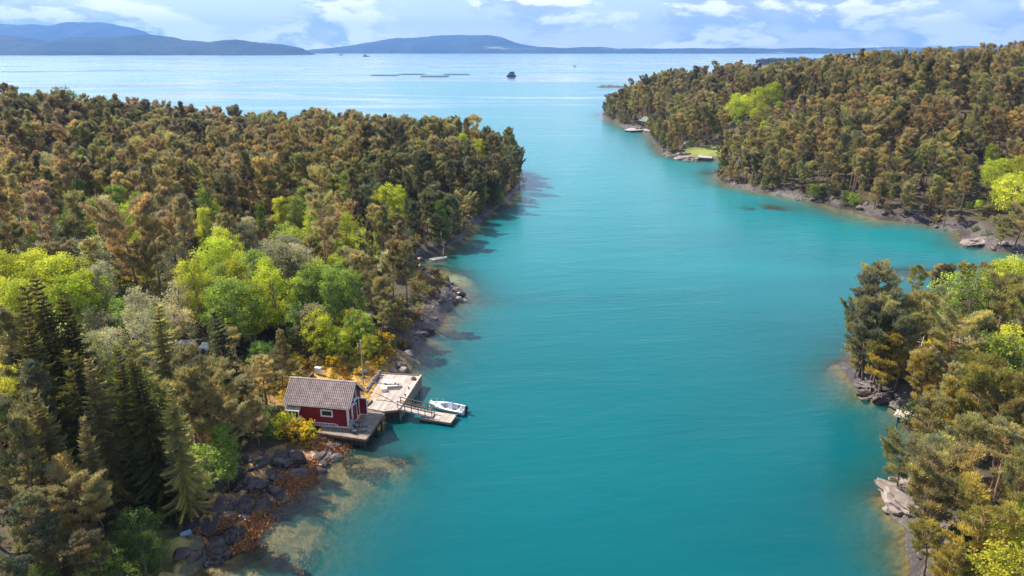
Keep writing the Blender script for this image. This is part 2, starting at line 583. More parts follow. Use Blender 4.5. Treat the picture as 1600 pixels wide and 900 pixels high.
mg, t = new_mat('ground')
geo = N(t, 'ShaderNodeNewGeometry')
P = geo.outputs['Position']
spz = N(t, 'ShaderNodeSeparateXYZ', ins={0: P}).outputs[2]
nzs = N(t, 'ShaderNodeSeparateXYZ', ins={0: geo.outputs['Normal']}).outputs[2]


def at_(nm):
    return N(t, 'ShaderNodeAttribute', attribute_name=nm).outputs['Fac']


nb = noise(t, P, 0.55, 6, 0.62)
nf = noise(t, P, 2.6, 5, 0.65)
nl = noise(t, P, 0.12, 4, 0.55)
crack = N(t, 'ShaderNodeTexVoronoi', feature='DISTANCE_TO_EDGE', ins={'Vector': vmul(t, P, (0.5, 0.9, 0.7)), 'Scale': 1.1}).outputs['Distance']
floor_c = mixc(t, maprange(t, nb, 0.38, 0.62), (0.05, 0.046, 0.02), (0.085, 0.058, 0.036))
floor_c = mixc(t, maprange(t, nf, 0.6, 0.74), floor_c, (0.12, 0.09, 0.065))
rock_c = mixc(t, maprange(t, nb, 0.35, 0.65), (0.125, 0.10, 0.09), (0.05, 0.04, 0.036))
rock_c = mixc(t, maprange(t, nf, 0.5, 0.75), rock_c, mixc(t, at_('pale'), (0.17, 0.14, 0.13), (0.42, 0.35, 0.32)))
rock_c = mixc(t, maprange(t, crack, 0.0, 0.05, 0.8, 0.0), rock_c, (0.05, 0.04, 0.038))
wet = maprange(t, math_(t, 'ADD', spz, math_(t, 'MULTIPLY', nb, -1.6)), -0.1, 0.7, 1.0, 0.0, True)
rock_c = mixc(t, math_(t, 'MULTIPLY', wet, math_(t, 'MULTIPLY_ADD', at_('pale'), -0.45, 0.86)), rock_c, (0.035, 0.026, 0.024))
weed_c = mixc(t, maprange(t, nf, 0.36, 0.62), (0.56, 0.33, 0.14), (0.24, 0.125, 0.05))
weed_c = mixc(t, maprange(t, math_(t, 'ADD', nb, maprange(t, nzs, 0.95, 0.75, 0.0, 0.16)), 0.47, 0.56), weed_c, mixc(t, nf, (0.03, 0.024, 0.024), (0.085, 0.065, 0.06)))
weed_c = mixc(t, maprange(t, noise(t, P, 0.85, 3), 0.62, 0.7), weed_c, (0.5, 0.3, 0.04))
grass_c = mixc(t, nf, (0.16, 0.21, 0.035), (0.30, 0.30, 0.07))
ochre_c = mixc(t, maprange(t, nf, 0.38, 0.62), (0.62, 0.37, 0.065), (0.36, 0.19, 0.04))
col = mixc(t, at_('rock'), floor_c, rock_c)
col = mixc(t, math_(t, 'MULTIPLY', at_('ochre'), maprange(t, nb, 0.36, 0.5)), col, ochre_c)
col = mixc(t, at_('weed'), col, weed_c)
col = mixc(t, at_('grass'), col, grass_c)
bed_c = mixc(t, maprange(t, noise(t, P, 1.1, 6, 0.66), 0.4, 0.6), (0.27, 0.165, 0.05), (0.13, 0.08, 0.028))
bed_c = mixc(t, at_('sand'), bed_c, mixc(t, maprange(t, nb, 0.42, 0.62), (0.46, 0.44, 0.26), (0.24, 0.17, 0.06)))
bed_c = mixc(t, at_('reef'), bed_c, (0.09, 0.025, 0.03))
col = mixc(t, maprange(t, spz, 0.04, -0.12), col, bed_c)
hgt = math_(t, 'ADD', math_(t, 'MULTIPLY', nb, 1.2), math_(t, 'MULTIPLY', nf, 0.5))
rgh = maprange(t, wet, 0, 1, 0.85, 0.38)
out(t, pbsdf(t, col, rgh, 0, bump(t, hgt, 0.8, 0.35), 0.4))
a_pale = np.clip(rw_ - 1.0, 0, 1) * (tnear < 0.5)
a_reef = np.zeros(len(fx))
for cx, cy_, sx, sy in REEFS[:2]:
    a_reef += np.clip(gauss(fx, fy, cx, cy_, sx * 1.4, sy * 1.4) * 1.3, 0, 1)
me = np_mesh('ground', np.stack([fx, fy, tz], -1), grid_quads(len(xs), len(ys)), mg,
             dict(rock=a_rock, pale=a_pale, weed=a_weed, grass=np.clip(a_grass, 0, 1), ochre=np.clip(a_ochre, 0, 1), sand=a_sand, reef=np.clip(a_reef, 0, 1)), True, True)
ground = tag(link('ground', me), kind='structure')

# ------------------------------------------------------------------ water
wx = axis([(-16000, -1500, 1450), (-1500, -120, 115), (-120, -45, 6), (-45, 8, 0.9), (8, 60, 1.6), (60, 130, 1.8), (130, 400, 12), (400, 1500, 110), (1500, 16000, 1450)])
wy = axis([(-600, -30, 60), (-30, 38, 4), (38, 100, 0.95), (100, 240, 1.7), (240, 520, 4), (520, 900, 20), (900, 3000, 150), (3000, 16000, 1300)])
WX, WY = np.meshgrid(wx, wy)
wz = terrain(WX.ravel(), WY.ravel())[0]
mw, t = new_mat('sea_water')
P = N(t, 'ShaderNodeNewGeometry').outputs['Position']
dep = N(t, 'ShaderNodeAttribute', attribute_name='depth').outputs['Fac']
opq = math_(t, 'SUBTRACT', 1.0, math_(t, 'EXPONENT', math_(t, 'MULTIPLY', dep, -0.45)))
# bodies of water: milky turquoise, greener where shallow, drifting paler and deeper patches; brightening up the strait is sky reflection painted in
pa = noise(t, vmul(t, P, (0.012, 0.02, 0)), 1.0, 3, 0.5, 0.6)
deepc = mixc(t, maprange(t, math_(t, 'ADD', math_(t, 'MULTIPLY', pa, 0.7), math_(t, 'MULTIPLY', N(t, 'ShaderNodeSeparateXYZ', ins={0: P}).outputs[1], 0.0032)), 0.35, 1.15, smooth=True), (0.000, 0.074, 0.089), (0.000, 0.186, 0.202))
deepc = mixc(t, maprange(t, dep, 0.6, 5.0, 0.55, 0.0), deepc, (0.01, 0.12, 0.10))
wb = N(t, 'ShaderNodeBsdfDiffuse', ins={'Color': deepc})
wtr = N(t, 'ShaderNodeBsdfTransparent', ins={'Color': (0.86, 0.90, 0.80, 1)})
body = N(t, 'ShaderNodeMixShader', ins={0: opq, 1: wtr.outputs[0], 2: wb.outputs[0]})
rw = N(t, 'ShaderNodeVectorRotate', rotation_type='Z_AXIS', ins={'Vector': P, 'Angle': R(-8)}).outputs[0]
w1 = noise(t, vmul(t, rw, (0.30, 0.95, 1)), 1.0, 3, 0.6, 0.3)
w2 = noise(t, vmul(t, rw, (0.05, 0.14, 1)), 1.0, 4, 0.55, 0.5)
gust = maprange(t, noise(t, vmul(t, rw, (0.008, 0.02, 1)), 1.0, 4, 0.6, 1.0), 0.38, 0.62, 0.2, 1.15)
slick = math_(t, 'MULTIPLY', maprange(t, N(t, 'ShaderNodeSeparateXYZ', ins={0: P}).outputs[1], 350, 750), maprange(t, noise(t, vmul(t, P, (0.0013, 0.0062, 1)), 1.0, 5, 0.62, 1.6), 0.48, 0.60, smooth=True))     # calm streaks on the open sea
hh = math_(t, 'ADD', math_(t, 'MULTIPLY', math_(t, 'MULTIPLY', w1, gust), 0.5), math_(t, 'MULTIPLY', w2, 1.3))
nrm = bump(t, hh, 0.33, 0.55)
gls = N(t, 'ShaderNodeBsdfGlossy', ins={'Color': (1, 1, 1, 1), 'Roughness': maprange(t, slick, 0, 1, 0.24, 0.10), 'Normal': nrm})
fr = N(t, 'ShaderNodeFresnel', ins={'IOR': 1.33, 'Normal': nrm})
frs = math_(t, 'MULTIPLY', fr.outputs[0], math_(t, 'ADD', maprange(t, slick, 0, 1, 0.0, 1.3), maprange(t, N(t, 'ShaderNodeSeparateXYZ', ins={0: P}).outputs[1], 200, 900, 0.84, 0.68)), clamp=True)
mx = N(t, 'ShaderNodeMixShader', ins={0: frs, 1: body.outputs[0], 2: gls.outputs[0]})
out(t, mx.outputs[0])
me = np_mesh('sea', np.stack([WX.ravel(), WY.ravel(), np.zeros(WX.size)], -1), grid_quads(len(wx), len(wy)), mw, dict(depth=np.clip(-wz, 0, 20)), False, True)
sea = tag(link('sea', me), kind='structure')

# ------------------------------------------------------------------ far shores
mh, t = new_mat('far_wooded_hills')
P = N(t, 'ShaderNodeNewGeometry').outputs['Position']
hn = noise(t, vmul(t, P, (0.0022, 0.0022, 0.006)), 1.0, 6, 0.6)
hc = mixc(t, maprange(t, hn, 0.4, 0.62), (0.022, 0.036, 0.028), (0.045, 0.055, 0.038))
hc = mixc(t, maprange(t, noise(t, vmul(t, P, (0.0012, 0.0012, 0.012)), 1.0, 4), 0.62, 0.68), hc, (0.34, 0.30, 0.20))
out(t, pbsdf(t, hc, 0.95, 0, bump(t, hn, 1.0, 60), 0.1))


def hill(name, y0, prof, depth, seed, rough=1.0):
    px = np.array([p[0] for p in prof], float)
    pz = np.array([p[1] for p in prof], float)
    nx, ny = 420, 34
    gx = np.linspace(px[0], px[-1], nx)
    top = np.interp(gx, px, pz)
    k = np.hanning(9)
    top = np.convolve(np.pad(top, 4, 'edge'), k / k.sum(), 'valid')
    v = np.linspace(0, 1, ny)
    XX, VV = np.meshgrid(gx, v)
    TT = np.tile(top, (ny, 1))
    shape = np.sin(np.clip(VV * 1.08, 0, 1) * math.pi / 2) ** 0.8 * sstep(1.0, 0.9, VV)
    rel = fbm(XX / 420, VV * 3.2 + XX / 900, 5, seed)
    fine = vnoise(XX / 26, VV * 40, seed + 3) + vnoise(XX / 60, VV * 31, seed + 4)
    Z = TT * shape * (0.86 + 0.28 * rel) + fine * 7.0 * rough * np.minimum(1, TT * shape / 30)
    edge = np.clip(np.minimum(XX - px[0], px[-1] - XX) / 150, 0, 1)
    Z = Z * edge - 4
    shore = (fbm(XX / 500, XX * 0 + 0.5, 4, seed + 8) - 0.5) * depth * 0.35
    YY = y0 + VV * depth + shore * (1 - VV)
    me = np_mesh(name, np.stack([XX, YY, Z], -1).reshape(-1, 3), grid_quads(nx, ny), mh, None, True, True)
    return tag(link(name, me), kind='structure')


hill('hills', 9400, [(-8788, 350), (-8015, 385), (-7629, 404), (-7061, 385), (-6680, 385), (-6196, 412), (-5960, 404), (-5585, 367), (-5358, 296), (-5158, 224), (-4805, 151), (-4524, 97), (-4150, 6)], 1800, 3)
hill('hills', 6100, [(-5523, 110.0), (-4790, 167.0), (-4435, 144.0), (-4205, 99.0), (-3954, 156.0), (-3593, 161.0), (-3291, 178.0), (-3143, 167.0), (-2999, 127.0), (-2792, 110.0), (-2639, 127.0), (-2489, 133.0), (-2401, 110.0), (-2164, 88.0), (-1986, 65.0), (-1856, 36.0), (-1793, -4.0)] , 900, 5)
hill('hills', 9300, [(-3032, 6.0), (-2840, 42.0), (-2458, 78.0), (-1981, 149.0), (-1696, 194.0), (-1318, 220.0), (-753, 238.0), (-282, 229.0), (-94, 185.0), (113, 114.0), (473, 78.0), (947, 42.0), (1517, -12.0)] , 1700, 8)
hill('hills', 9000, [(-259, -7.0), (0, 50.0), (430, 75.0), (688, 58.0), (903, 75.0), (1203, 75.0), (1376, 50.0), (1720, 58.0), (2022, 50.0), (2450, 66.0), (2666, 58.0), (3009, 66.0), (3441, 50.0), (3955, 66.0), (4214, 58.0), (4729, 66.0), (5157, 75.0), (5588, 66.0), (6020, 58.0), (6532, 75.0), (7052, 58.0), (7912, 58.0)] , 1000, 12)
hill('hills', 13500, [(7736, 42.0), (8719, 113.0), (9220, 101.0), (9586, 136.0), (9962, 125.0), (10458, 136.0), (11466, 89.0), (12477, 42.0)] , 1000, 15)

# ------------------------------------------------------------------ the air
hz = MB()
hz.box((0, 7950, 290), (32400, 17300, 620))
mhz, t = new_mat('pale_air')
pv = N(t, 'ShaderNodeVolumePrincipled', ins={'Color': (0.20, 0.46, 1.0, 1), 'Density': 8.5e-5, 'Anisotropy': 0.1})
out(t, None, pv.outputs[0])
haze = tag(hz.build('haze', mhz), kind='stuff')

# ================================================================== BOATHOUSE
DZ = 1.3                                   # front deck
QZ = 1.45                                  # landing stage
CR = R(-9.3)
cabin = empty('boathouse', (-18.5, 70.75, DZ + 0.02), CR)
tag(cabin, 'red boathouse with grey tiled roof and white corner boards on the timber deck', 'boathouse')
CL, CD, CHT, RG = 7.2, 4.0, 2.72, 4.55      # length, depth, eave wall height, ridge height (wall top at centre)
wall = MB()
th = 0.12
# long wall facing the camera with a window hole (x -3.15..-1.95, z 1.35..1.95)
wall.box((-5.175, th / 2, CHT / 2), (4.05, th, CHT))
wall.box((-0.975, th / 2, CHT / 2), (1.95, th, CHT))
wall.box((-2.55, th / 2, 0.675), (1.2, th, 1.35))
wall.box((-2.55, th / 2, (1.95 + CHT) / 2), (1.2, th, CHT - 1.95))
wall.box((-3.6, CD - th / 2, CHT / 2), (7.2, th, CHT))
# left gable
wall.add([(-CL + .002, .003, 0), (-CL + .002, CD - .003, 0), (-CL + .002, CD - .003, CHT), (-CL + .002, CD / 2, RG), (-CL + .002, .003, CHT),
          (-CL + th, .003, 0), (-CL + th, CD - .003, 0), (-CL + th, CD - .003, CHT), (-CL + th, CD / 2, RG), (-CL + th, .003, CHT)],
         [(4, 3, 2, 1, 0), (5, 6, 7, 8, 9), (0, 1, 6, 5), (1, 2, 7, 6), (2, 3, 8, 7), (3, 4, 9, 8), (4, 0, 5, 9)])
# right gable: two side pieces and the triangle above the wide doorway (y 1.0..3.1, z 0..2.25)
wall.box((-th / 2 - .002, 0.5 + th / 2, 1.12), (th, 1.0 - th, 2.25))
wall.box((-th / 2 - .002, 3.55 - th / 2, 1.12), (th, 0.9 - th, 2.25))
g0, g1 = -th - .002, -.002
wall.add([(g1, .003, 2.25), (g1, CD - .003, 2.25), (g1, CD - .003, CHT), (g1, CD / 2, RG), (g1, .003, CHT),
          (g0, .003, 2.25), (g0, CD - .003, 2.25), (g0, CD - .003, CHT), (g0, CD / 2, RG), (g0, .003, CHT)],
         [(0, 1, 2, 3, 4), (9, 8, 7, 6, 5), (0, 5, 6, 1), (1, 6, 7, 2), (2, 7, 8, 3), (3, 8, 9, 4), (4, 9, 5, 0)])
wall.build('wall', M['red'], cabin)
cl = MB()
k = -CL + 0.22
while k < -0.2:
    if not (-3.32 < k < -1.78):
        cl.box((k, -0.012, CHT / 2), (0.05, 0.03, CHT - 0.02))
    else:
        cl.box((k, -0.012, 0.6), (0.05, 0.03, 1.1))
        cl.box((k, -0.012, 2.4), (0.05, 0.03, 0.55))
    k += 0.17
for y in np.arange(0.2, 3.9, 0.17):
    if not 0.9 < y < 3.2:
        cl.box((0.008, y, 1.12), (0.03, 0.05, 2.2))
    zt = CHT + (RG - CHT) * (1 - abs(y - CD / 2) / (CD / 2))
    if not 1.55 < y < 2.45:
        cl.box((0.008, y, (2.3 + zt) / 2), (0.03, 0.05, zt - 2.35))
tag(cl.build('cladding', M['red'], cabin), kind='stuff')
fl = MB()
fl.box((-3.6, 2.0, 0.03), (6.9, 3.7, 0.06))
fl.build('floor', M['deck'], cabin)
for (x, y) in ((0.02, -0.02), (-7.2, -0.02), (0.02, CD)):
    b = MB()
    b.box((x - 0.09, y - 0.012, CHT / 2 - 0.1), (0.2, 0.035, CHT + 0.18))
    b.box((x + 0.012, y + 0.09 * (1 if y < 1 else -1), CHT / 2 - 0.1), (0.035, 0.2, CHT + 0.18))
    b.build('corner_board', M['white'], cabin)
# window in the long wall
wf = MB()
for c, s in (((-2.55, -0.03, 2.02), (1.46, 0.07, 0.16)), ((-2.55, -0.03, 1.28), (1.46, 0.07, 0.16)), ((-3.2, -0.03, 1.65), (0.16, 0.065, 0.6)), ((-1.9, -0.03, 1.65), (0.16, 0.065, 0.6))):
    wf.box(c, s)
win = wf.build('window', M['white'], cabin)
wp = MB()
wp.box((-2.55, 0.05, 1.65), (1.16, 0.03, 0.58))
wp.build('pane', M['glass'], win)
# glazed white bay at the far left of the long wall
by = MB()
by.box((-6.3, -0.3, 0.85), (1.3, 0.58, 0.5))
for x in (-6.9, -6.5, -6.1, -5.7):
    by.box((x, -0.56, 1.5), (0.09, 0.06, 0.8))
by.box((-6.3, -0.3, 1.94), (1.32, 0.6, 0.1))
bay = by.build('bay_window', M['white'], cabin)
bp = MB()
for x in (-6.7, -6.3, -5.9):
    bp.box((x, -0.55, 1.5), (0.31, 0.02, 0.79))
bp.build('pane', M['glass'], bay)
br = MB()
br.add([(-7.05, 0, 2.32), (-5.55, 0, 2.32), (-5.5, -0.72, 1.99), (-7.1, -0.72, 1.99), (-7.05, 0, 2.24), (-5.55, 0, 2.24), (-5.5, -0.72, 1.93), (-7.1, -0.72, 1.93)],
       [(0, 3, 2, 1), (4, 5, 6, 7), (0, 1, 5, 4), (1, 2, 6, 5), (2, 3, 7, 6), (3, 0, 4, 7)])
br.build('roof', M['beam'], bay)
# low white lattice along the foot of the wall
lt = MB()
lt.box((-3.3, -0.1, 0.42), (3.6, 0.04, 0.07))
lt.box((-3.3, -0.1, 0.03), (3.6, 0.04, 0.06))
for k in range(17):
    lt.box((-5.05 + k * 0.219, -0.1, 0.22), (0.07, 0.03, 0.36))
lt.build('lattice', M['white'], cabin)
fb = MB()
fb.box((-0.8, -0.05, 0.06), (1.5, 0.05, 0.13))
fb.box((-1.35, -0.09, 0.2), (0.09, 0.05, 0.4))
fb.build('foot_board', M['white'], cabin)
sb = MB()
sb.box((0.03, 0.5, 0.06), (0.05, 0.96, 0.13))
sb.build('foot_board', M['white'], cabin)
sb = MB()
sb.box((0.03, 3.55, 0.06), (0.05, 0.9, 0.13))
sb.build('foot_board', M['white'], cabin)
# doorway trim, two open leaves, loft hatch
dt = MB()
dt.box((0.04, 0.97, 1.13), (0.05, 0.12, 2.26))
dt.box((0.04, 3.13, 1.13), (0.05, 0.12, 2.26))
dt.box((0.04, 2.05, 2.32), (0.05, 2.3, 0.12))
dt.build('door_frame', M['white'], cabin)
for hy, ang in ((3.13, 10), (1.0, 172)):
    ld_ = MB()
    ld_.box((0.0, -0.5, 1.12), (0.06, 1.0, 2.14))
    dl = ld_.build('door', M['red'], cabin)
    dl.location = (0.1, hy, 0.04)
    dl.rotation_euler = (0, 0, R(ang + 75 if hy > 2 else ang))
    e = MB()
    for c, s in (((0.0, -0.03, 1.12), (0.08, 0.08, 2.16)), ((0.0, -0.97, 1.12), (0.08, 0.08, 2.16)), ((0, -0.5, 2.16), (0.08, 0.9, 0.08)), ((0, -0.5, 0.1), (0.08, 0.9, 0.08))):
        e.box(c, s)
    e.build('door_edging', M['white'], dl)
ht = MB()
ht.box((0.02, 2.0, 3.12), (0.06, 0.8, 0.85))
hat = ht.build('loft_hatch', M['dark_timber'], cabin)
e = MB()
e.box((0.1, 2.0, 2.66), (0.2, 0.95, 0.09))
for y in (1.56, 2.44):
    e.box((0.07, y, 3.1), (0.06, 0.09, 0.9))
e.build('hatch_frame', M['white'], hat)
# roof: rafters' deck, tiles, ridge cap, barge boards, fascia
OV, GV = 0.34, 0.36
x0, x1 = -CL - GV, GV
sl = (4.72 - 2.62) / (CD / 2 + OV)
for side in (0, 1):
    dk = MB()
    ya, yb = (-OV, CD / 2) if side == 0 else (CD + OV, CD / 2)
    za, zb = 2.62, 2.62 + sl * (CD / 2 + OV)
    dk.add([(x0, ya, za), (x1, ya, za), (x1, yb, zb), (x0, yb, zb), (x0, ya, za - .1), (x1, ya, za - .1), (x1, yb, zb - .1), (x0, yb, zb - .1)],
           [(0, 1, 2, 3), (7, 6, 5, 4), (0, 4, 5, 1), (1, 5, 6, 2), (2, 6, 7, 3), (3, 7, 4, 0)] if side == 0 else [(3, 2, 1, 0), (4, 5, 6, 7), (1, 5, 4, 0), (2, 6, 5, 1), (3, 7, 6, 2), (0, 4, 7, 3)])
    rf = dk.build('roof', M['dark_timber'], cabin)
    tl = MB()
    ncol, nrow = 34, 9
    tw = (x1 - x0) / ncol
    ln = math.hypot(yb - ya, zb - za)
    ux = Vector((0, (yb - ya) / ln, (zb - za) / ln))
    up = Vector((0, -ux.z, ux.y)) if side == 0 else Vector((0, ux.z, -ux.y))
    if up.z < 0:
        up = -up
    rl = ln / nrow
    for j in range(nrow):
        for i in range(ncol):
            jz = rnd.uniform(-.006, .006)
            xa = x0 + i * tw
            ps = []
            for s_ in (0, 1):
                base = Vector((0, ya, za)) + ux * (rl * (j + s_) + (-0.04 if s_ == 0 else 0.0)) + up * ((0.075 if s_ == 0 else 0.035) + jz)
                for q, hz_ in ((0, 0.035), (0.22, 0.085), (0.45, 0.06), (0.62, -0.005), (0.82, -0.03), (1.0, 0.03)):
                    p = base + up * hz_
                    ps.append((xa + q * tw, p.y, p.z))
            lo = len(ps)
            ps += [(p[0], p[1] - up.y * 0.06, p[2] - up.z * 0.06) for p in ps[:6]]
            fs = [(a, a + 1, a + 7, a + 6) for a in range(5)] + [(lo + a, lo + a + 1, a + 1, a) for a in range(5)]
            if side:
                fs = [q[::-1] for q in fs]
            tl.add(ps, fs)
    tag(tl.build('roof_tiles', M['tile'], rf), kind='stuff')
rc = MB()
ztop = 2.62 + sl * (CD / 2 + OV)
for k in range(22):
    xa = x0 + k * (x1 - x0) / 22
    rc.tube([(xa - .02, CD / 2, ztop + .045), (xa + (x1 - x0) / 22 + .02, CD / 2, ztop + .06)], 0.13, 8)
rc.build('ridge_cap', M['tile'], cabin)
for x in (x0 - 0.015, x1 + 0.015):
    bb = MB()
    bb.beam((x, -OV - 0.02, 2.57), (x, CD / 2, ztop - 0.03), 0.05, 0.22)
    bb.beam((x, CD + OV + 0.02, 2.57), (x, CD / 2 + .01, ztop - 0.03), 0.05, 0.22)
    bb.build('barge_board', M['beam'] if x > 0 else M['timber'], cabin)
fc = MB()
fc.box(((x0 + x1) / 2, -OV - 0.015, 2.55), (x1 - x0 - 0.08, 0.03, 0.14))
fc.build('fascia', M['timber'], cabin)
gt = MB()
gt.tube([(x0, -OV - 0.09, 2.58), (x1, -OV - 0.09, 2.55)], 0.055, 6)
gt.build('gutter', M['beam'], cabin)

# ================================================================== DECKS


def planks(poly, z, dirv, pitch, gap, thick, jit):
    """boards laid along dirv, each clipped to the polygon's extent along its own line"""
    b = MB()
    d = Vector((dirv[0], dirv[1])).normalized()
    n = Vector((-d.y, d.x))
    P2 = [Vector(q) for q in poly]
    lo = min(p.dot(n) for p in P2)
    hi = max(p.dot(n) for p in P2)
    s = lo
    while s < hi - 0.02:
        mid = s + (pitch - gap) / 2
        cr = []
        for i in range(len(P2)):
            a, c = P2[i], P2[(i + 1) % len(P2)]
            da, dc = a.dot(n) - mid, c.dot(n) - mid
            if (da > 0) != (dc > 0):
                cr.append((a + (c - a) * (da / (da - dc))).dot(d))
        cr.sort()
        for i in range(0, len(cr) - 1, 2):
            a, c = cr[i] + jit * rnd.uniform(-1, 1), cr[i + 1] + jit * rnd.uniform(-1, 1)
            z_ = z + rnd.uniform(-0.012, 0.006)
            pts = []
            m1 = a + (c - a) * rnd.uniform(0.35, 0.65)
            for (q0, q1) in ((a, m1 - 0.01), (m1 + 0.01, c)):
                q = [d * q0 + n * s, d * q1 + n * s, d * q1 + n * (s + pitch - gap), d * q0 + n * (s + pitch - gap)]
                b.prism([(v.x, v.y) for v in q], z_ - thick, z_)
        s += pitch
    return b


CU, CN = Vector((math.cos(CR), math.sin(CR))), Vector((-math.sin(CR), math.cos(CR)))
# front deck round the boathouse
fd = empty('deck', (-18.5, 70.0, 0))
tag(fd, 'low grey brown timber deck wrapping the front of the red boathouse', 'deck')
FD = [(-21.9, 69.85), (-16.15, 68.3), (-15.1, 74.2), (-17.45, 75.2), (-18.3, 70.95), (-21.7, 71.4)]
pk = planks(FD, DZ, (1, -0.26), 0.18, 0.028, 0.05, 0.02)
pk.v = [(x + 18.5, y - 70.0, z) for x, y, z in pk.v]
tag(pk.build('planking', M['deck_old'], fd), kind='stuff')


def local(b, ox, oy):
    b.v = [(x - ox, y - oy, z) for x, y, z in b.v]
    return b


def fascia(parent, a, c, z0, z1, mat, ox, oy, name='edge_board', w=0.07):
    b = MB()
    b.beam((a[0], a[1], (z0 + z1) / 2), (c[0], c[1], (z0 + z1) / 2), w, z1 - z0)
    return local(b, ox, oy).build(name, mat, parent)


fascia(fd, (-21.93, 69.80), (-16.14, 68.24), DZ - 0.26, DZ + 0.015, M['timber'], -18.5, 70)
fascia(fd, (-16.09, 68.28), (-15.06, 74.15), DZ - 0.26, DZ + 0.015, M['timber'], -18.5, 70)


def piles(parent, pts, ztop, ox, oy, r=0.11, mat=None):
    for x, y in pts:
        b = MB()
        zb = min(height(x, y), -0.1) - 0.4
        b.tube([(x, y, zb), (x + 0.02, y, ztop)], [r * 1.1, r], 8)
        local(b, ox, oy).build('pile', mat or M['dark_timber'], parent)


piles(fd, [(-21.4, 70.0), (-19.6, 69.5), (-17.9, 69.05), (-16.4, 68.65), (-16.1, 70.4), (-15.75, 72.3), (-15.45, 73.8), (-18.0, 70.3)], DZ - 0.08, -18.5, 70)
sw = MB()
sw.beam((-21.6, 70.15, 0.65), (-16.5, 68.8, 0.65), 0.1, 1.0)
local(sw, -18.5, 70).build('skirt', M['dark_timber'], fd)
sw = MB()
sw.beam((-16.5, 68.85, 0.65), (-15.55, 74.0, 0.65), 0.1, 1.0)
local(sw, -18.5, 70).build('skirt', M['dark_timber'], fd)

# landing stage
qd = empty('landing_stage', (-15, 80, 0))
tag(qd, 'broad pale timber landing stage with boarded side facing the turquoise water', 'jetty')
QD = [(-17.35, 75.25), (-15.1, 74.45), (-13.55, 74.8), (-12.05, 83.9), (-17.2, 84.6), (-17.5, 80.6)]
pk = planks(QD, QZ, (0.165, 1.0), 0.18, 0.028, 0.05, 0.015)
tag(local(pk, -15, 80).build('planking', M['deck'], qd), kind='stuff')
e0, e1 = Vector((-13.46, 74.8)), Vector((-11.97, 83.95))
fascia(qd, e0, e1, QZ + 0.01, QZ + 0.15, M['beam'], -15, 80, 'edge_beam', 0.2)
fascia(qd, (-12.05, 84.0), (-17.25, 84.7), QZ + 0.01, QZ + 0.13, M['timber'], -15, 80, 'edge_beam', 0.16)
fascia(qd, (-17.38, 75.2), (-15.1, 74.4), QZ - 0.14, QZ + 0.02, M['beam'], -15, 80, 'step_board', 0.08)
fascia(qd, (-15.08, 74.38), (-13.5, 74.72), QZ - 0.25, QZ + 0.02, M['timber'], -15, 80, 'edge_board', 0.08)
# boarded side: one board each
nb_ = 22
for k in range(nb_):
    p = e0.lerp(e1, (k + 0.5) / nb_)
    b = MB()
    L_ = (e1 - e0).length / nb_ - 0.02
    dv = (e1 - e0).normalized()
    zt = QZ + 0.0
    z0 = 0.12 - 0.25 * rnd.random()
    b.beam((p.x - dv.x * L_ / 2 + 0.08, p.y - dv.y * L_ / 2, (zt + z0) / 2), (p.x + dv.x * L_ / 2 + 0.08, p.y + dv.y * L_ / 2, (zt + z0) / 2), 0.05, zt - z0)
    local(b, -15, 80).build('side_board', M['deck_old'], qd)
piles(qd, [(-13.62, 75.2), (-13.4, 76.8), (-13.1, 78.5), (-12.8, 80.2), (-12.55, 81.9), (-12.25, 83.6), (-14.9, 74.75), (-14.2, 74.8), (-15.4, 77), (-15.0, 80), (-14.8, 83)], QZ - 0.07, -15, 80)
sk_ = MB()
sk_.beam((-14.95, 74.9, 0.7), (-13.75, 75.1, 0.7), 0.06, 1.2)
local(sk_, -15, 80).build('skirt', M['dark_timber'], qd)
pn = MB()       # browner replaced boards let into the stage
pn.box((0, 0, 0), (0.85, 2.6, 0.03))
o = pn.build('repair_panel', simple_mat('orange_brown_boards', (0.46, 0.29, 0.17), (0.36, 0.22, 0.13), 0.8, 2, 0.2), qd)
o.location = (-16.75 + 15, 79.2 - 80, QZ + 0.012)
o.rotation_euler = (0, 0, R(-9.3))
cr_ = MB()
cr_.box((0, 0, 0), (0.12, 1.4, 0.22))
o = cr_.build('low_kerb', M['dark_timber'], qd)
o.location = (-17.2 + 15, 76.2 - 80, QZ + 0.09)
o.rotation_euler = (0, 0, R(-16))

# hose or line lying over the stage
for pts, lab in (([(-17.1, 79.0), (-16.0, 78.2), (-15.1, 77.4), (-14.3, 76.6), (-13.75, 75.8)], 'long dark line lying diagonally across the landing stage to the gangway'),
                 ([(-16.6, 77.2), (-15.8, 77.15), (-15.0, 76.85), (-14.5, 76.65)], 'short dark line lying across the middle of the landing stage')):
    b = MB()
    b.tube([(x, y, QZ + 0.03) for x, y in pts], 0.035, 6)
    tag(b.build('rope', M['dark_timber']), lab, 'rope', 'lines on the landing stage')

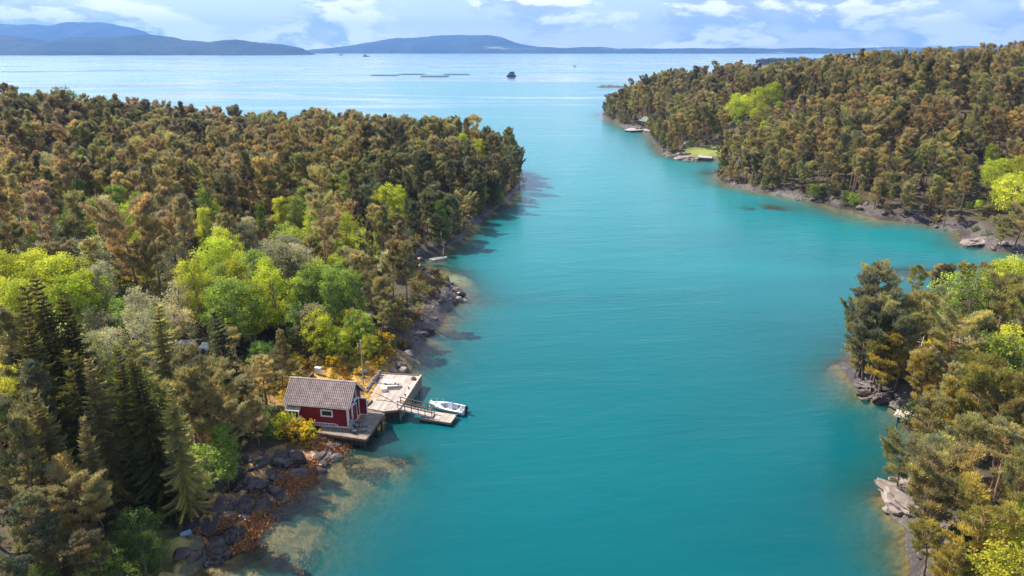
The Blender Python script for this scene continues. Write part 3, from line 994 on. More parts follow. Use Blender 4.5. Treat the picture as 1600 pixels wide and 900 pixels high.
# gangway
gw = empty('gangway', (-11.8, 75.4, 0))
tag(gw, 'sloping timber gangway with side rails from landing stage down to the pontoon', 'gangway')
A, B = Vector((-13.6, 75.55, QZ + 0.05)), Vector((-9.35, 74.9, 0.72))
dv = (B - A).normalized()
sd = Vector((-dv.y, dv.x, 0)).normalized()
b = MB()
nbd = 26
for k in range(nbd):
    p = A.lerp(B, (k + 0.5) / nbd)
    b.beam(p - sd * 0.5, p + sd * 0.5, 0.14, 0.04)
tag(local(b, -11.8, 75.4).build('treads', M['beam'], gw), kind='stuff')
for s_ in (-1, 1):
    o_ = sd * (0.55 * s_)
    b = MB()
    b.beam(A + o_ - Vector((0, 0, .08)), B + o_ - Vector((0, 0, .08)), 0.07, 0.2)
    local(b, -11.8, 75.4).build('stringer', M['beam'], gw)
    for zz, nm in ((0.95, 'handrail'), (0.5, 'rail')):
        b = MB()
        b.beam(A + o_ + Vector((0, 0, zz)), B + o_ + Vector((0, 0, zz)), 0.06, 0.1)
        local(b, -11.8, 75.4).build(nm, M['timber'], gw)
    for k in range(6):
        p = A.lerp(B, 0.02 + k / 5 * 0.96) + o_
        b = MB()
        b.beam(p + Vector((0, 0, -0.1)), p + Vector((0, 0, 0.98)), 0.08, 0.08)
        local(b, -11.8, 75.4).build('post', M['timber'], gw)

# pontoon
pt_o = Vector((-8.9, 75.2))
pt = empty('pontoon', (pt_o.x, pt_o.y, 0))
tag(pt, 'small floating timber pontoon at the lower end of the gangway', 'pontoon')
PT = [(-10.9, 74.35), (-7.2, 73.25), (-6.6, 75.25), (-10.2, 76.3)]
pk = planks(PT, 0.52, (0.29, 1.0), 0.18, 0.026, 0.05, 0.02)
tag(local(pk, pt_o.x, pt_o.y).build('planking', M['deck'], pt), kind='stuff')
for i in range(4):
    a, c = PT[i], PT[(i + 1) % 4]
    fascia(pt, a, c, 0.28, 0.54, M['timber'], pt_o.x, pt_o.y, 'edge_board', 0.06)
for f0 in (0.12, 0.42, 0.72):
    a = Vector(PT[0]).lerp(Vector(PT[1]), f0 + 0.07)
    c = Vector(PT[3]).lerp(Vector(PT[2]), f0 + 0.07)
    b = MB()
    b.tube([(*(a.lerp(c, 0.05)), 0.1), (*(a.lerp(c, 0.95)), 0.1)], 0.24, 10)
    local(b, pt_o.x, pt_o.y).build('float', M['black'], pt)
b = MB()
b.beam((-10.95, 74.3, 0.25), (-10.25, 76.35, 0.25), 0.16, 0.34)
local(b, pt_o.x, pt_o.y).build('end_beam', M['dark_timber'], pt)
for (x, y) in ((-6.85, 73.7), (-6.65, 74.9)):
    b = MB()
    b.tube([(x - .1, y, 0.58), (x, y, 0.72), (x + .25, y - .05, 0.4), (x + .3, y - .05, 0.2)], 0.05, 6)
    local(b, pt_o.x, pt_o.y).build('fender', M['black'], pt)

# ================================================================== BOATS


def hull_rings(L, W, H, n=11, bow=0.62, rake=0.35, fl=0.75):
    rings = []
    for i in range(n):
        s = i / (n - 1)
        w = W / 2 * (1 - max(0, (s - 0.35) / 0.65) ** 2.3) * (0.9 + 0.1 * min(1, s * 4))
        w = max(w, 0.012)
        sheer = H * (1 + 0.22 * s * s)
        keel = -0.18 * (1 - max(0, (s - 0.6) / 0.4) ** 2) + sheer * 0.55 * max(0, (s - 0.72) / 0.28) ** 2
        x = -L / 2 + L * s
        rings.append([(x, -w, sheer), (x - 0.02, -w * fl - 0.0, keel + (sheer - keel) * 0.42), (x, -w * 0.35, keel + (sheer - keel) * 0.1), (x, 0, keel),
                      (x, w * 0.35, keel + (sheer - keel) * 0.1), (x - 0.02, w * fl, keel + (sheer - keel) * 0.42), (x, w, sheer)])
    return rings


def motorboat(loc, rz):
    r = empty('motorboat', loc, rz)
    tag(r, 'white open motorboat with black outboard moored alongside the small pontoon', 'motorboat')
    L, W, H = 4.9, 1.9, 0.62
    rings = hull_rings(L, W, H)
    h = MB()
    h.loft(rings, closed=False, cap=False)
    h.f = [q[::-1] for q in h.f]
    n = 7
    h.f.append(tuple(range(n)))
    # gunwale deck with a cockpit well
    top = [(rg[0], rg[-1]) for rg in rings]
    b0 = len(h.v)
    for i, (a, c) in enumerate(top):
        s = i / (len(top) - 1)
        inset = 0.78 if s < 0.55 else 0.78 * max(0.0, 1 - (s - 0.55) / 0.14)
        zi = a[2] + 0.06 * (1 if s > 0.5 else 0.3)
        h.v += [a, (a[0], a[1] * inset, zi), (c[0], c[1] * inset, zi), c]
    for i in range(len(top) - 1):
        q = b0 + i * 4
        h.f += [(q, q + 4, q + 5, q + 1)[::-1], (q + 2, q + 6, q + 7, q + 3)[::-1]]
        if i / (len(top) - 1) >= 0.64:
            h.f.append((q + 1, q + 5, q + 6, q + 2)[::-1])
    h.build('hull', M['gelcoat'], r, True)
    w = MB()
    w.loft([[(x, -0.68, 0.6), (x, -0.6, 0.16), (x, 0.6, 0.16), (x, 0.68, 0.6)] for x in (-2.3, -1.2, 0.0, 0.75)], closed=False, cap=False)
    w.add([(0.75, -0.68, 0.6), (0.75, -0.6, 0.16), (0.75, 0.6, 0.16), (0.75, 0.68, 0.6)], [(0, 1, 2, 3)])
    w.add([(-2.3, -0.68, 0.6), (-2.3, -0.6, 0.16), (-2.3, 0.6, 0.16), (-2.3, 0.68, 0.6)], [(3, 2, 1, 0)])
    w.build('cockpit', simple_mat('pale_grey_liner', (0.6, 0.6, 0.63), (0.5, 0.5, 0.54), 0.5, 2, 0), r)
    c = MB()
    c.box((-0.45, -0.25, 0.58), (0.55, 0.6, 0.84), None, 0.8)
    cons = c.build('console', M['gelcoat'], r, bevel=0.04)
    s = MB()
    s.add([(-0.15, -0.55, 0.98), (-0.15, 0.05, 0.98), (-0.35, 0.03, 1.32), (-0.35, -0.53, 1.32), (-0.17, -0.55, 0.98), (-0.17, 0.05, 0.98), (-0.37, 0.03, 1.32), (-0.37, -0.53, 1.32)],
          [(0, 1, 2, 3), (7, 6, 5, 4), (0, 4, 5, 1), (1, 5, 6, 2), (2, 6, 7, 3), (3, 7, 4, 0)])
    s.build('windscreen', M['screen'], cons)
    wl = MB()
    ring = [(-0.74 + 0.06 * math.sin(k), -0.25 + 0.17 * math.cos(k), 0.95 + 0.17 * math.sin(k)) for k in np.linspace(0, 2 * math.pi, 13)]
    wl.tube(ring, 0.02, 5, False)
    wl.build('steering_wheel', M['black'], cons)
    for (x, y) in ((-1.25, -0.25), (-1.75, 0.3)):
        st = MB()
        st.box((x, y, 0.38), (0.45, 0.5, 0.36))
        st.box((x - 0.22, y, 0.7), (0.08, 0.5, 0.4))
        st.build('seat', M['grey'] if y < 0 else M['gelcoat'], r, bevel=0.03)
    m = MB()
    m.box((-2.66, 0, 0.88), (0.42, 0.36, 0.5), None, 0.75)
    mo = m.build('outboard', M['black'], r, bevel=0.06)
    m = MB()
    m.box((-2.62, 0, 0.3), (0.2, 0.14, 0.8), None)
    m.box((-2.7, 0, -0.1), (0.4, 0.26, 0.03))
    m.build('outboard_leg', M['black'], mo)
    b_ = MB()
    for y in (-1, 1):
        b_.tube([(0.75, y * 0.78, 0.68), (0.85, y * 0.76, 1.0), (1.6, y * 0.5, 1.06), (2.15, y * 0.16, 1.1), (2.25, 0, 1.12)], 0.022, 5)
        b_.tube([(1.6, y * 0.5, 0.72), (1.6, y * 0.5, 1.06)], 0.02, 5)
    b_.build('bow_rail', M['metal'], r)
    return r


motorboat((-8.0, 77.25, 0.02), R(159))


for pts_, lab_ in (([(-10.15, 78.1, 0.75), (-10.1, 77.1, 0.62), (-9.9, 76.25, 0.56)], 'mooring line from the bow of the white motorboat to the pontoon'), ([(-5.9, 76.45, 0.65), (-6.2, 75.7, 0.6), (-6.7, 75.1, 0.56)], 'mooring line from the stern of the white motorboat to the pontoon')):
    b = MB()
    b.tube(pts_, 0.03, 5)
    tag(b.build('mooring_line', M['beam']), lab_, 'rope', 'mooring lines of the motorboat')


def rowboat(loc, rz):
    r = empty('rowing_boat', loc, rz)
    tag(r, 'small pale rowing boat moored in the shaded cove below the wooded headland', 'rowing boat')
    rings = hull_rings(3.9, 1.45, 0.5, 9)
    h = MB()
    h.loft(rings, closed=False, cap=False)
    h.f = [q[::-1] for q in h.f] + [tuple(range(7))]
    ins = []
    for rg in rings:
        ins.append([(p[0] * 0.97, p[1] * 0.93, p[2] + (0.0 if abs(i - 3) == 3 else 0.06)) for i, p in enumerate(rg)])
    o = len(h.v)
    h.loft(ins, closed=False, cap=False)
    for i in range(len(rings) - 1):
        h.f += [(i * 7, i * 7 + 7, o + i * 7 + 7, o + i * 7), (i * 7 + 6, o + i * 7 + 6, o + i * 7 + 13, i * 7 + 13)]
    h.build('hull', M['gelcoat'], r, True)
    for x in (-1.2, -0.2, 0.75):
        b_ = MB()
        b_.box((x, 0, 0.38), (0.26, 1.15 if x < 0.5 else 0.95, 0.04))
        b_.build('thwart', M['beam'], r)
    for y in (-1, 1):
        b_ = MB()
        b_.tube([(-1.0, y * 0.3, 0.45), (0.9, y * 0.22, 0.47)], 0.025, 6)
        b_.box((1.15, y * 0.21, 0.47), (0.5, 0.12, 0.03))
        b_.build('oar', M['timber'], r)
    return r


rowboat((-15.4, 142.4, 0.0), R(30))

# ================================================================== FURNITURE AND SMALL THINGS BY THE BOATHOUSE
pb = empty('picnic_table', (-15.45, 80.9, QZ), R(6))
tag(pb, 'bleached picnic table with two benches standing on the landing stage', 'picnic table')
b = MB()
for k in range(5):
    b.box((0, -0.32 + 0.16 * k, 0.74), (1.85, 0.145, 0.045))
b.build('table_top', M['white'], pb)
for s_ in (-1, 1):
    b = MB()
    for q in (0, 1):
        b.box((0, s_ * (0.66 + 0.15 * q), 0.45), (1.85, 0.135, 0.045))
    b.build('bench', M['white'], pb)
    b = MB()
    b.beam((s_ * 0.6, -0.62, 0.02), (s_ * 0.6, -0.2, 0.72), 0.09, 0.05)
    b.beam((s_ * 0.6, 0.62, 0.02), (s_ * 0.6, 0.2, 0.72), 0.09, 0.05)
    b.box((s_ * 0.6 + .05, 0, 0.41), (0.05, 1.6, 0.09))
    b.build('trestle', M['timber'], pb)
bx = empty('deck_box', (-16.05, 79.55, QZ), R(8))
tag(bx, 'small white box standing beside the picnic table', 'box')
b = MB()
b.box((0, 0, 0.2), (0.62, 0.42, 0.4))
b.build('body', M['white'], bx)
b = MB()
b.box((0, 0, 0.425), (0.68, 0.48, 0.05))
b.build('lid', M['gelcoat'], bx)


def deck_chair(loc, rz, lab, cat='deck chair'):
    r = empty('deck_chair', loc, rz)
    tag(r, lab, cat, 'grey chairs at the boathouse corner')
    b = MB()
    b.box((0, 0, 0.36), (0.62, 0.66, 0.1))
    b.build('seat', M['grey'], r, bevel=0.03)
    b = MB()
    b.box((0, 0, 0), (0.62, 0.1, 0.72))
    o = b.build('backrest', M['grey'], r, bevel=0.03)
    o.location = (0, 0.42, 0.68)
    o.rotation_euler = (R(-24), 0, 0)
    for sx in (-1, 1):
        b = MB()
        b.box((sx * 0.35, 0.02, 0.56), (0.07, 0.62, 0.05))
        b.build('armrest', M['black'], r)
        for sy in (-1, 1):
            b = MB()
            b.box((sx * 0.33, 0.28 * sy, 0.28), (0.05, 0.05, 0.55))
            b.build('leg', M['black'], r)
    return r


deck_chair((-17.75, 70.75, DZ), R(62), 'grey deck chair nearest the open boathouse doorway')
deck_chair((-17.7, 69.75, DZ), R(70), 'grey deck chair nearest the outer front corner of the deck')
for (x, y, lab) in ((-16.75, 71.0, 'low grey footstool beside the chair near the doorway'), (-16.65, 69.95, 'low grey footstool beside the chair near the deck corner')):
    r = empty('footstool', (x, y, DZ), R(25))
    tag(r, lab, 'footstool', 'grey footstools on the deck')
    b = MB()
    b.box((0, 0, 0.32), (0.5, 0.5, 0.12))
    b.build('cushion', M['grey'], r, bevel=0.03)
    for sx in (-1, 1):
        for sy in (-1, 1):
            b = MB()
            b.box((sx * 0.2, sy * 0.2, 0.13), (0.05, 0.05, 0.26))
            b.build('leg', M['black'], r)

# mooring bollards and a coil on the stage
for (x, y, lab) in ((-13.0, 80.1, 'squat dark bollard halfway along the stage edge'), (-13.2, 78.2, 'squat dark bollard on the stage edge nearer the gangway')):
    b = MB()
    b.tube([(0, 0, 0), (0, 0, 0.22)], 0.07, 8)
    b.tube([(0, 0, 0.22), (0, 0, 0.3)], 0.12, 8)
    o = tag(b.build('bollard', M['black']), lab, 'bollard', 'bollards on the landing stage')
    o.location = (x, y, QZ)
b = MB()
b.tube([(0.28 * math.cos(a), 0.28 * math.sin(a), 0.09) for a in np.linspace(0, 2 * math.pi, 17)], 0.1, 6, False)
b.tube([(0.24 * math.cos(a), 0.24 * math.sin(a), 0.24) for a in np.linspace(0, 2 * math.pi, 17)], 0.08, 6, False)
o = tag(b.build('rope_coil', M['timber']), 'brown coil of rope near the far corner of the landing stage', 'rope')
o.location = (-12.8, 82.9, QZ)

# flagpole
fx_, fy_ = -19.39, 83.11
fz = height(fx_, fy_)
fp = empty('flagpole', (fx_, fy_, fz))
tag(fp, 'tall pale flagpole with a limp red pennant behind the boathouse', 'flagpole')
b = MB()
b.tube([(0, 0, -0.2), (0, 0, 3), (0.02, 0, 6.2)], [0.075, 0.065, 0.04], 8)
b.build('pole', M['beam'], fp)
b = MB()
b.tube([(0.02, 0, 6.2), (0.02, 0, 6.3), (0.02, 0, 6.36)], [0.08, 0.09, 0.02], 8)
b.build('finial', M['white'], fp)
b = MB()
b.loft([[(-0.03, 0, 6.0), (-0.05, 0.09, 5.6)], [(-0.3, 0.06, 5.5), (-0.28, 0.03, 5.0)], [(-0.5, 0.0, 4.9), (-0.46, 0.07, 4.5)], [(-0.75, 0.05, 4.35), (-0.7, 0.02, 4.1)], [(-0.95, 0.02, 3.9), (-0.94, 0.03, 3.85)]], closed=False, cap=False)
o = b.build('pennant', M['flag_red'], fp)
sm = o.modifiers.new('thickness', 'SOLIDIFY')
sm.thickness = 0.02

# white cabinet and timber edging by the path
cz = height(-25.6, 84.6)
cb = empty('cabinet', (-25.6, 84.6, cz), R(-14))
cb.scale = (0.78, 0.78, 0.68)
tag(cb, 'white two door cabinet at the top of the path behind the boathouse', 'cabinet')
b = MB()
b.box((0, 0, 0.62), (1.0, 0.5, 1.24))
b.build('body', M['white'], cb)
for s_ in (-1, 1):
    b = MB()
    b.box((s_ * 0.25, -0.265, 0.62), (0.46, 0.03, 1.12))
    d_ = b.build('door', M['gelcoat'], cb)
    b = MB()
    b.box((s_ * 0.06, -0.3, 0.62), (0.03, 0.04, 0.16))
    b.build('handle', M['black'], d_)
b = MB()
b.box((0, 0, 1.27), (1.1, 0.6, 0.06))
b.build('lid', M['gelcoat'], cb)
ed = empty('retaining_wall', (-26.6, 81, height(-26.6, 81)))
tag(ed, 'low dark timber retaining wall along the left side of the path', 'wall')
for k in range(5):
    a = Vector((-26.15 - 0.25 * k, 84.2 - 1.15 * k))
    c = a + Vector((-0.24, -1.12))
    z = height(a.x, a.y)
    for q in (0, 1):
        b = MB()
        b.beam((a.x, a.y, z + 0.15 + 0.26 * q), (c.x, c.y, z + 0.12 + 0.26 * q), 0.16, 0.24)
        o = local(b, -26.6, 81).build('plank', M['dark_timber'] if q == 0 else M['timber'], ed)
        o.location.z -= ed.location.z

# stone wall along the landward edge of the stage
sw_ = empty('stone_wall', (-17.8, 81.5, height(-17.8, 81.5)))
tag(sw_, 'low wall of pale topped stones along the landward edge of the stage', 'wall')


def stone_mesh(seed, sub=2):
    import bmesh
    r_ = random.Random(seed)
    bm = bmesh.new()
    bmesh.ops.create_icosphere(bm, subdivisions=sub, radius=1.0)
    off = [Vector((r_.uniform(-1, 1), r_.uniform(-1, 1), r_.uniform(-1, 1))).normalized() for _ in range(11)]
    cut = [r_.uniform(0.45, 0.85) for _ in range(11)]
    for v in bm.verts:
        p = v.co.copy()
        for n_, c_ in zip(off, cut):
            d_ = p.dot(n_)
            if d_ > c_:
                p -= n_ * (d_ - c_) * 0.9
        v.co = p
    me_ = bpy.data.meshes.new('stone')
    bm.to_mesh(me_)
    bm.free()
    return me_


stones = [stone_mesh(s, 1) for s in range(5)]
for me_ in stones:
    me_.materials.append(M['rock_pale'])
k = 0
for row in (0, 1):
    for i in range(11):
        o = link('stone', stones[k % 5], sw_)
        k += 1
        o.location = (-0.25 + 0.06 * i + rnd.uniform(-.06, .06), -2.2 + 0.48 * i + 0.2 * row, 1.45 - sw_.location.z + (0.15 if row == 0 else 0.5))
        o.scale = (rnd.uniform(.28, .36), rnd.uniform(.27, .34), rnd.uniform(.2, .27))
        o.rotation_euler = (rnd.uniform(-.3, .3), rnd.uniform(-.3, .3), rnd.uniform(0, 6))

# blue barrel lying on the near shore rocks
bxy = (-28.52, 51.48, 2)
bz = height(bxy[0], bxy[1])
bl = empty('barrel', (bxy[0], bxy[1], bz + 0.25), R(35))
tag(bl, 'faded blue plastic barrel lying among dark rocks on the near left shore', 'barrel')
b = MB()
b.tube([(-0.45, 0, 0), (-0.42, 0, 0), (-0.1, 0, 0), (0.1, 0, 0), (0.42, 0, 0), (0.45, 0, 0)], [0.2, 0.23, 0.25, 0.25, 0.23, 0.2], 14)
b.build('drum', M['blue'], bl, False)
for x in (-0.2, 0.2):
    b = MB()
    b.tube([(x - .03, 0, 0), (x + .03, 0, 0)], 0.265, 14)
    b.build('hoop', M['blue'], bl)

# parked car among the trees


def car(loc, rz):
    r = empty('parked_car', loc, rz)
    tag(r, 'pale estate car parked among the trees uphill from the boathouse', 'car')
    prof = [(-2.2, .35), (-2.25, .8), (-2.1, 1.0), (-1.75, 1.45), (-1.5, 1.52), (0.0, 1.55), (0.35, 1.5), (1.1, 1.02), (2.0, .85), (2.2, .65), (2.2, .35)]
    body = MB()
    lower = [(-2.2, .35), (-2.25, .8), (-2.1, 1.0), (1.1, 1.0), (2.0, .85), (2.2, .65), (2.2, .35)]
    body.loft([[(x, y * (1.0 if z < 0.9 else 0.96), z) for x, z in lower] for y in (-0.88, 0.88)])
    body.build('body', M['gelcoat'], r, bevel=0.06)
    cab_ = MB()
    for y0_, y1_ in ((-0.8, 0.8),):
        cab_.loft([[(-2.05, y0_ * 1.04, 1.0), (-1.75, y0_ * .9, 1.42), (0.3, y0_ * .9, 1.45), (1.05, y0_ * 1.04, 1.0)], [(-2.05, y1_ * 1.04, 1.0), (-1.75, y1_ * .9, 1.42), (0.3, y1_ * .9, 1.45), (1.05, y1_ * 1.04, 1.0)]])
    cab_.build('window', M['glass'], r)
    rf_ = MB()
    rf_.loft([[(-1.85, y, 1.42), (-1.7, y * 0.96, 1.5), (0.15, y * 0.96, 1.53), (0.4, y, 1.42)] for y in (-0.76, 0.76)])
    rf_.build('roof', M['gelcoat'], r, bevel=0.03)
    for x in (-1.35, -0.35, 0.55):
        for y in (-1, 1):
            pl = MB()
            pl.beam((x, y * 0.83, 1.0), (x - 0.06, y * 0.735, 1.44), 0.05, 0.08)
            pl.build('pillar', M['gelcoat'], r)
    for x in (-1.4, 1.4):
        for y in (-1, 1):
            w_ = MB()
            w_.tube([(x, y * 0.72, .33), (x, y * 0.92, .33)], 0.33, 16)
            ty = w_.build('wheel', M['black'], r)
            w_ = MB()
            w_.tube([(x, y * 0.92, .33), (x, y * 0.935, .33)], 0.2, 12)
            w_.build('rim', M['metal'], ty)
    for y in (-0.6, 0.6):
        h_ = MB()
        h_.box((2.18, y, .66), (0.08, 0.36, 0.14))
        h_.build('headlight', M['metal'], r)
    return r


cxy = (-43.5, 88.5)
car((cxy[0], cxy[1], height(cxy[0], cxy[1])), R(8))

# ================================================================== OUT ON THE WATER
def pen(x, y, L, W, rz, lab):
    r = empty('fish_pen', (x, y, 0), rz)
    tag(r, lab, 'fish farm', 'fish farm pens on the open water')
    for s_ in (-1, 1):
        b_ = MB()
        b_.box((0, s_ * W / 2, 0.3), (L, 1.4, 0.6))
        b_.build('walkway', M['pen_grey'], r)
        b_ = MB()
        b_.box((s_ * (L / 2 + 0.75), 0, 0.28), (1.4, W, 0.6))
        b_.build('walkway', M['pen_grey'], r)
        b_ = MB()
        n_ = 8
        for k_ in range(n_ + 1):
            b_.box((-L / 2 + L * k_ / n_, s_ * W / 2, 1.3), (0.22, 0.22, 1.4))
        b_.box((0, s_ * W / 2, 2.0), (L, 0.16, 0.16))
        b_.build('railing', M['pen_grey'], r)
    return r


pen(-218, 1262, 44, 16, R(-12), 'leftmost low fish pen on the open water')
pen(-180, 1322, 44, 16, R(-10), 'fish pen set farthest back of the row on the open water')
pen(-127, 1212, 44, 16, R(0), 'fish pen nearest the shore in the row on the open water')
pen(-98, 1306, 44, 16, R(2), 'low fish pen next to the dark feed barge')


def barge(loc, rz):
    r = empty('feed_barge', loc, rz)
    tag(r, 'dark feed barge with deckhouse anchored beside the fish pens', 'barge')
    b_ = MB()
    b_.loft([[(-8, -4, 2.2), (-7.4, -3.8, -0.5), (-7.4, 3.8, -0.5), (-8, 4, 2.2)], [(8, -4, 2.2), (7.4, -3.8, -0.5), (7.4, 3.8, -0.5), (8, 4, 2.2)]])
    b_.build('hull', M['black'], r)
    b_ = MB()
    b_.box((0.3, 0, 3.9), (11, 6, 3.4))
    b_.box((1.0, 0, 6.6), (7, 5, 2.0))
    dh = b_.build('deckhouse', M['steel_blue'], r)
    for x in (-3.8, -1.6, 0.6, 2.8, 5):
        b_ = MB()
        b_.box((x, -3.02, 4.3), (1.2, 0.06, 0.9))
        b_.build('window', M['metal'], dh)
    b_ = MB()
    b_.box((1.0, 0, 7.8), (7.6, 5.6, 0.4))
    b_.build('roof', M['black'], r)
    b_ = MB()
    b_.tube([(4.8, 0, 7.6), (4.8, 0, 10.5)], 0.15, 6)
    b_.build('mast', M['black'], r)
    for s_ in (-1, 1):
        b_ = MB()
        for k_ in range(8):
            b_.box((-7.6 + k_ * 2.17, s_ * 3.8, 2.8), (0.1, 0.1, 1.2))
        b_.box((0, s_ * 3.8, 3.4), (15.4, 0.1, 0.1))
        b_.build('railing', M['metal'], r)


barge((-1.1, 1216, 0), R(5))


def ship(loc, rz, L, lab):
    r = empty('ship', loc, rz)
    tag(r, lab, 'ship', 'ships in the distance')
    rings = hull_rings(L, L * 0.2, L * 0.09, 9)
    b_ = MB()
    b_.loft([[(p[0], p[1], p[2] * (L * 0.09 if p[2] < 0 else 1)) for p in rg] for rg in rings], closed=False, cap=False)
    b_.f = [q[::-1] for q in b_.f] + [tuple(range(7))]
    for i in range(8):
        b_.f.append((i * 7, i * 7 + 7, i * 7 + 13, i * 7 + 6)[::-1])
    b_.build('hull', M['steel_blue'], r)
    b_ = MB()
    b_.box((-L * 0.22, 0, L * 0.17), (L * 0.3, L * 0.16, L * 0.15))
    b_.box((-L * 0.2, 0, L * 0.28), (L * 0.18, L * 0.15, L * 0.08))
    su = b_.build('superstructure', M['grey'], r)
    b_ = MB()
    b_.box((-L * 0.105, 0, L * 0.285), (L * 0.012, L * 0.12, L * 0.03))
    b_.build('window', M['glass'], su)
    b_ = MB()
    b_.tube([(-L * 0.3, 0, L * 0.24), (-L * 0.31, 0, L * 0.36)], L * 0.03, 8)
    b_.build('funnel', M['steel_blue'], r)
    b_ = MB()
    b_.tube([(L * 0.12, 0, L * 0.08), (L * 0.12, 0, L * 0.34)], L * 0.008, 6)
    b_.build('mast', M['grey'], r)
    b_ = MB()
    b_.box((L * 0.1, 0, L * 0.125), (L * 0.3, L * 0.12, L * 0.04))
    b_.build('cargo_hatch', M['grey'], r)


ship((-1400, 6060, 0), R(172), 40, 'distant ship nearer the dark headland of the left hills')
ship((-960, 4895, 0), R(12), 46, 'distant ship in front of the pale gap between the hills')


def cruiser(loc, rz):
    r = empty('fishing_boat', loc, rz)
    tag(r, 'small dark boat alone on the open water beyond the peninsula', 'boat')
    rings = hull_rings(10, 3.0, 1.1, 9)
    b_ = MB()
    b_.loft(rings, closed=False, cap=False)
    b_.f = [q[::-1] for q in b_.f] + [tuple(range(7))]
    for i in range(8):
        b_.f.append((i * 7, i * 7 + 7, i * 7 + 13, i * 7 + 6)[::-1])
    b_.build('hull', M['steel_blue'], r)
    b_ = MB()
    b_.box((-0.5, 0, 1.9), (3.0, 2.0, 1.8), None, 0.85)
    wh = b_.build('wheelhouse', M['grey'], r)
    b_ = MB()
    b_.box((1.0, 0, 2.2), (0.1, 1.5, 0.6))
    b_.build('window', M['glass'], wh)
    b_ = MB()
    b_.tube([(-1.2, 0, 2.8), (-1.2, 0, 4.4)], 0.06, 6)
    b_.build('mast', M['metal'], r)


cruiser((167, 1967, 0), R(5))

# ================================================================== FAR SHORE OF THE STRAIT
hx, hy = 75.0, 404.0
hzv = max(height(hx, hy - 4), 1.0)
fh = empty('far_boathouse', (hx, hy, hzv), R(-62))
tag(fh, 'dark green boathouse with pale gable edges on the far rocky shore', 'boathouse')
fw_, fl_, fe_, fr_ = 4.6, 6.5, 2.6, 4.7
b = MB()
b.loft([[(x, -fw_ / 2, 0), (x, -fw_ / 2, fe_), (x, 0, fr_), (x, fw_ / 2, fe_), (x, fw_ / 2, 0)] for x in (-fl_ / 2, fl_ / 2)])
b.build('wall', M['far_green'], fh)
for s_ in (-1, 1):
    b = MB()
    b.add([(x, y * s_, z + dz) for dz in (0, 0.12) for x, y, z in ((-fl_ / 2 - .3, fw_ / 2 + .35, fe_ - .3), (fl_ / 2 + .3, fw_ / 2 + .35, fe_ - .3), (fl_ / 2 + .3, 0, fr_ + .03), (-fl_ / 2 - .3, 0, fr_ + .03))],
          [(0, 1, 2, 3), (7, 6, 5, 4), (0, 4, 5, 1), (1, 5, 6, 2), (2, 6, 7, 3), (3, 7, 4, 0)])
    b.build('roof', simple_mat('grey_green_roof', (0.16, 0.19, 0.15), (0.1, 0.12, 0.1), 0.8, 1, 0.1), fh)
    for x in (fl_ / 2 + .33, -fl_ / 2 - .33):
        b = MB()
        b.beam((x, s_ * (fw_ / 2 + .35), fe_ - .28), (x, 0, fr_ + .04), 0.08, 0.36)
        b.build('barge_board', M['white'], fh)
b = MB()
b.box((fl_ / 2 + 0.05, 0, 1.1), (0.08, 1.9, 2.2))
b.build('door', M['dark_timber'], fh)
b = MB()
b.box((fl_ / 2 + 0.05, 0, 3.2), (0.1, 0.8, 0.7))
wn = b.build('window', M['white'], fh)
b = MB()
b.box((fl_ / 2 + 0.11, 0, 3.2), (0.04, 0.6, 0.5))
b.build('pane', M['glass'], wn)


def quay(name, poly, z, lab, mat, cat='quay'):
    cx_ = sum(p[0] for p in poly) / len(poly)
    cy2 = sum(p[1] for p in poly) / len(poly)
    r = empty(name, (cx_, cy2, 0))
    tag(r, lab, cat)
    b_ = MB()
    b_.prism([(x - cx_, y - cy2) for x, y in poly], -2.0, z - 0.22)
    b_.build('base', M['rock'], r)
    b_ = MB()
    b_.prism([((x - cx_) * 1.04, (y - cy2) * 1.04) for x, y in poly], z - 0.215, z)
    b_.build('slab', mat, r)
    return r


quay('quay', [(60.93, 388.5, 1)[:2], (64.92, 398.4, 1)[:2], (73.38, 400.09, 1)[:2], (71.32, 388.5, 1)[:2], (63.54, 385.31, 1)[:2]], 1.0, 'pale concrete quay below the dark green boathouse', M['concrete'])
quay('quay', [(70.8, 384.71, 1.4)[:2], (73.31, 397.88, 1.4)[:2], (78.11, 387.92, 1.4)[:2], (75.0, 375.37, 1.4)[:2]], 1.3, 'pale concrete landing to the right of the dark green boathouse', M['concrete'])
quay('quay', [(74.82, 285.01, 1.2)[:2], (77.41, 293.26, 1.2)[:2], (82.43, 293.26, 1.2)[:2], (79.51, 282.36, 1.2)[:2]], 1.2, 'pale concrete block quay below the bright mown grass', M['concrete'])
# mooring post on the grass, upturned boat on the lawn
px_, py_, _z = (82.84, 303.35, 2.5)
b = MB()
b.tube([(0, 0, -0.3), (0, 0, 1.8), (0.02, 0, 3.6)], [0.1, 0.08, 0.06], 6)
fp2 = empty('flagpole', (px_, py_, height(px_, py_)))
tag(fp2, 'short dark pole standing on the mown grass of the far landing', 'flagpole')
b.build('pole', M['dark_timber'], fp2)
b = MB()
b.tube([(0.02, 0, 3.6), (0.02, 0, 3.72)], 0.1, 6)
b.build('finial', M['white'], fp2)
px_, py_, _z = (76.89, 311.44, 2)
ub = empty('upturned_boat', (px_, py_, height(px_, py_) - 0.02), R(25))
tag(ub, 'grey upturned dinghy lying on the mown grass of the far landing', 'dinghy')
b = MB()
rings = hull_rings(4.2, 1.7, 0.55, 9)
b.loft([[(p[0], p[1], 0.62 - p[2] * 0.9) for p in rg] for rg in rings], closed=False, cap=False)
b.f.append(tuple(range(7))[::-1])
b.build('hull', M['grey'], ub, True)
b = MB()
b.beam((-2.0, 0, 0.8), (1.4, 0, 0.8), 0.08, 0.08)
b.build('keel', M['timber'], ub)
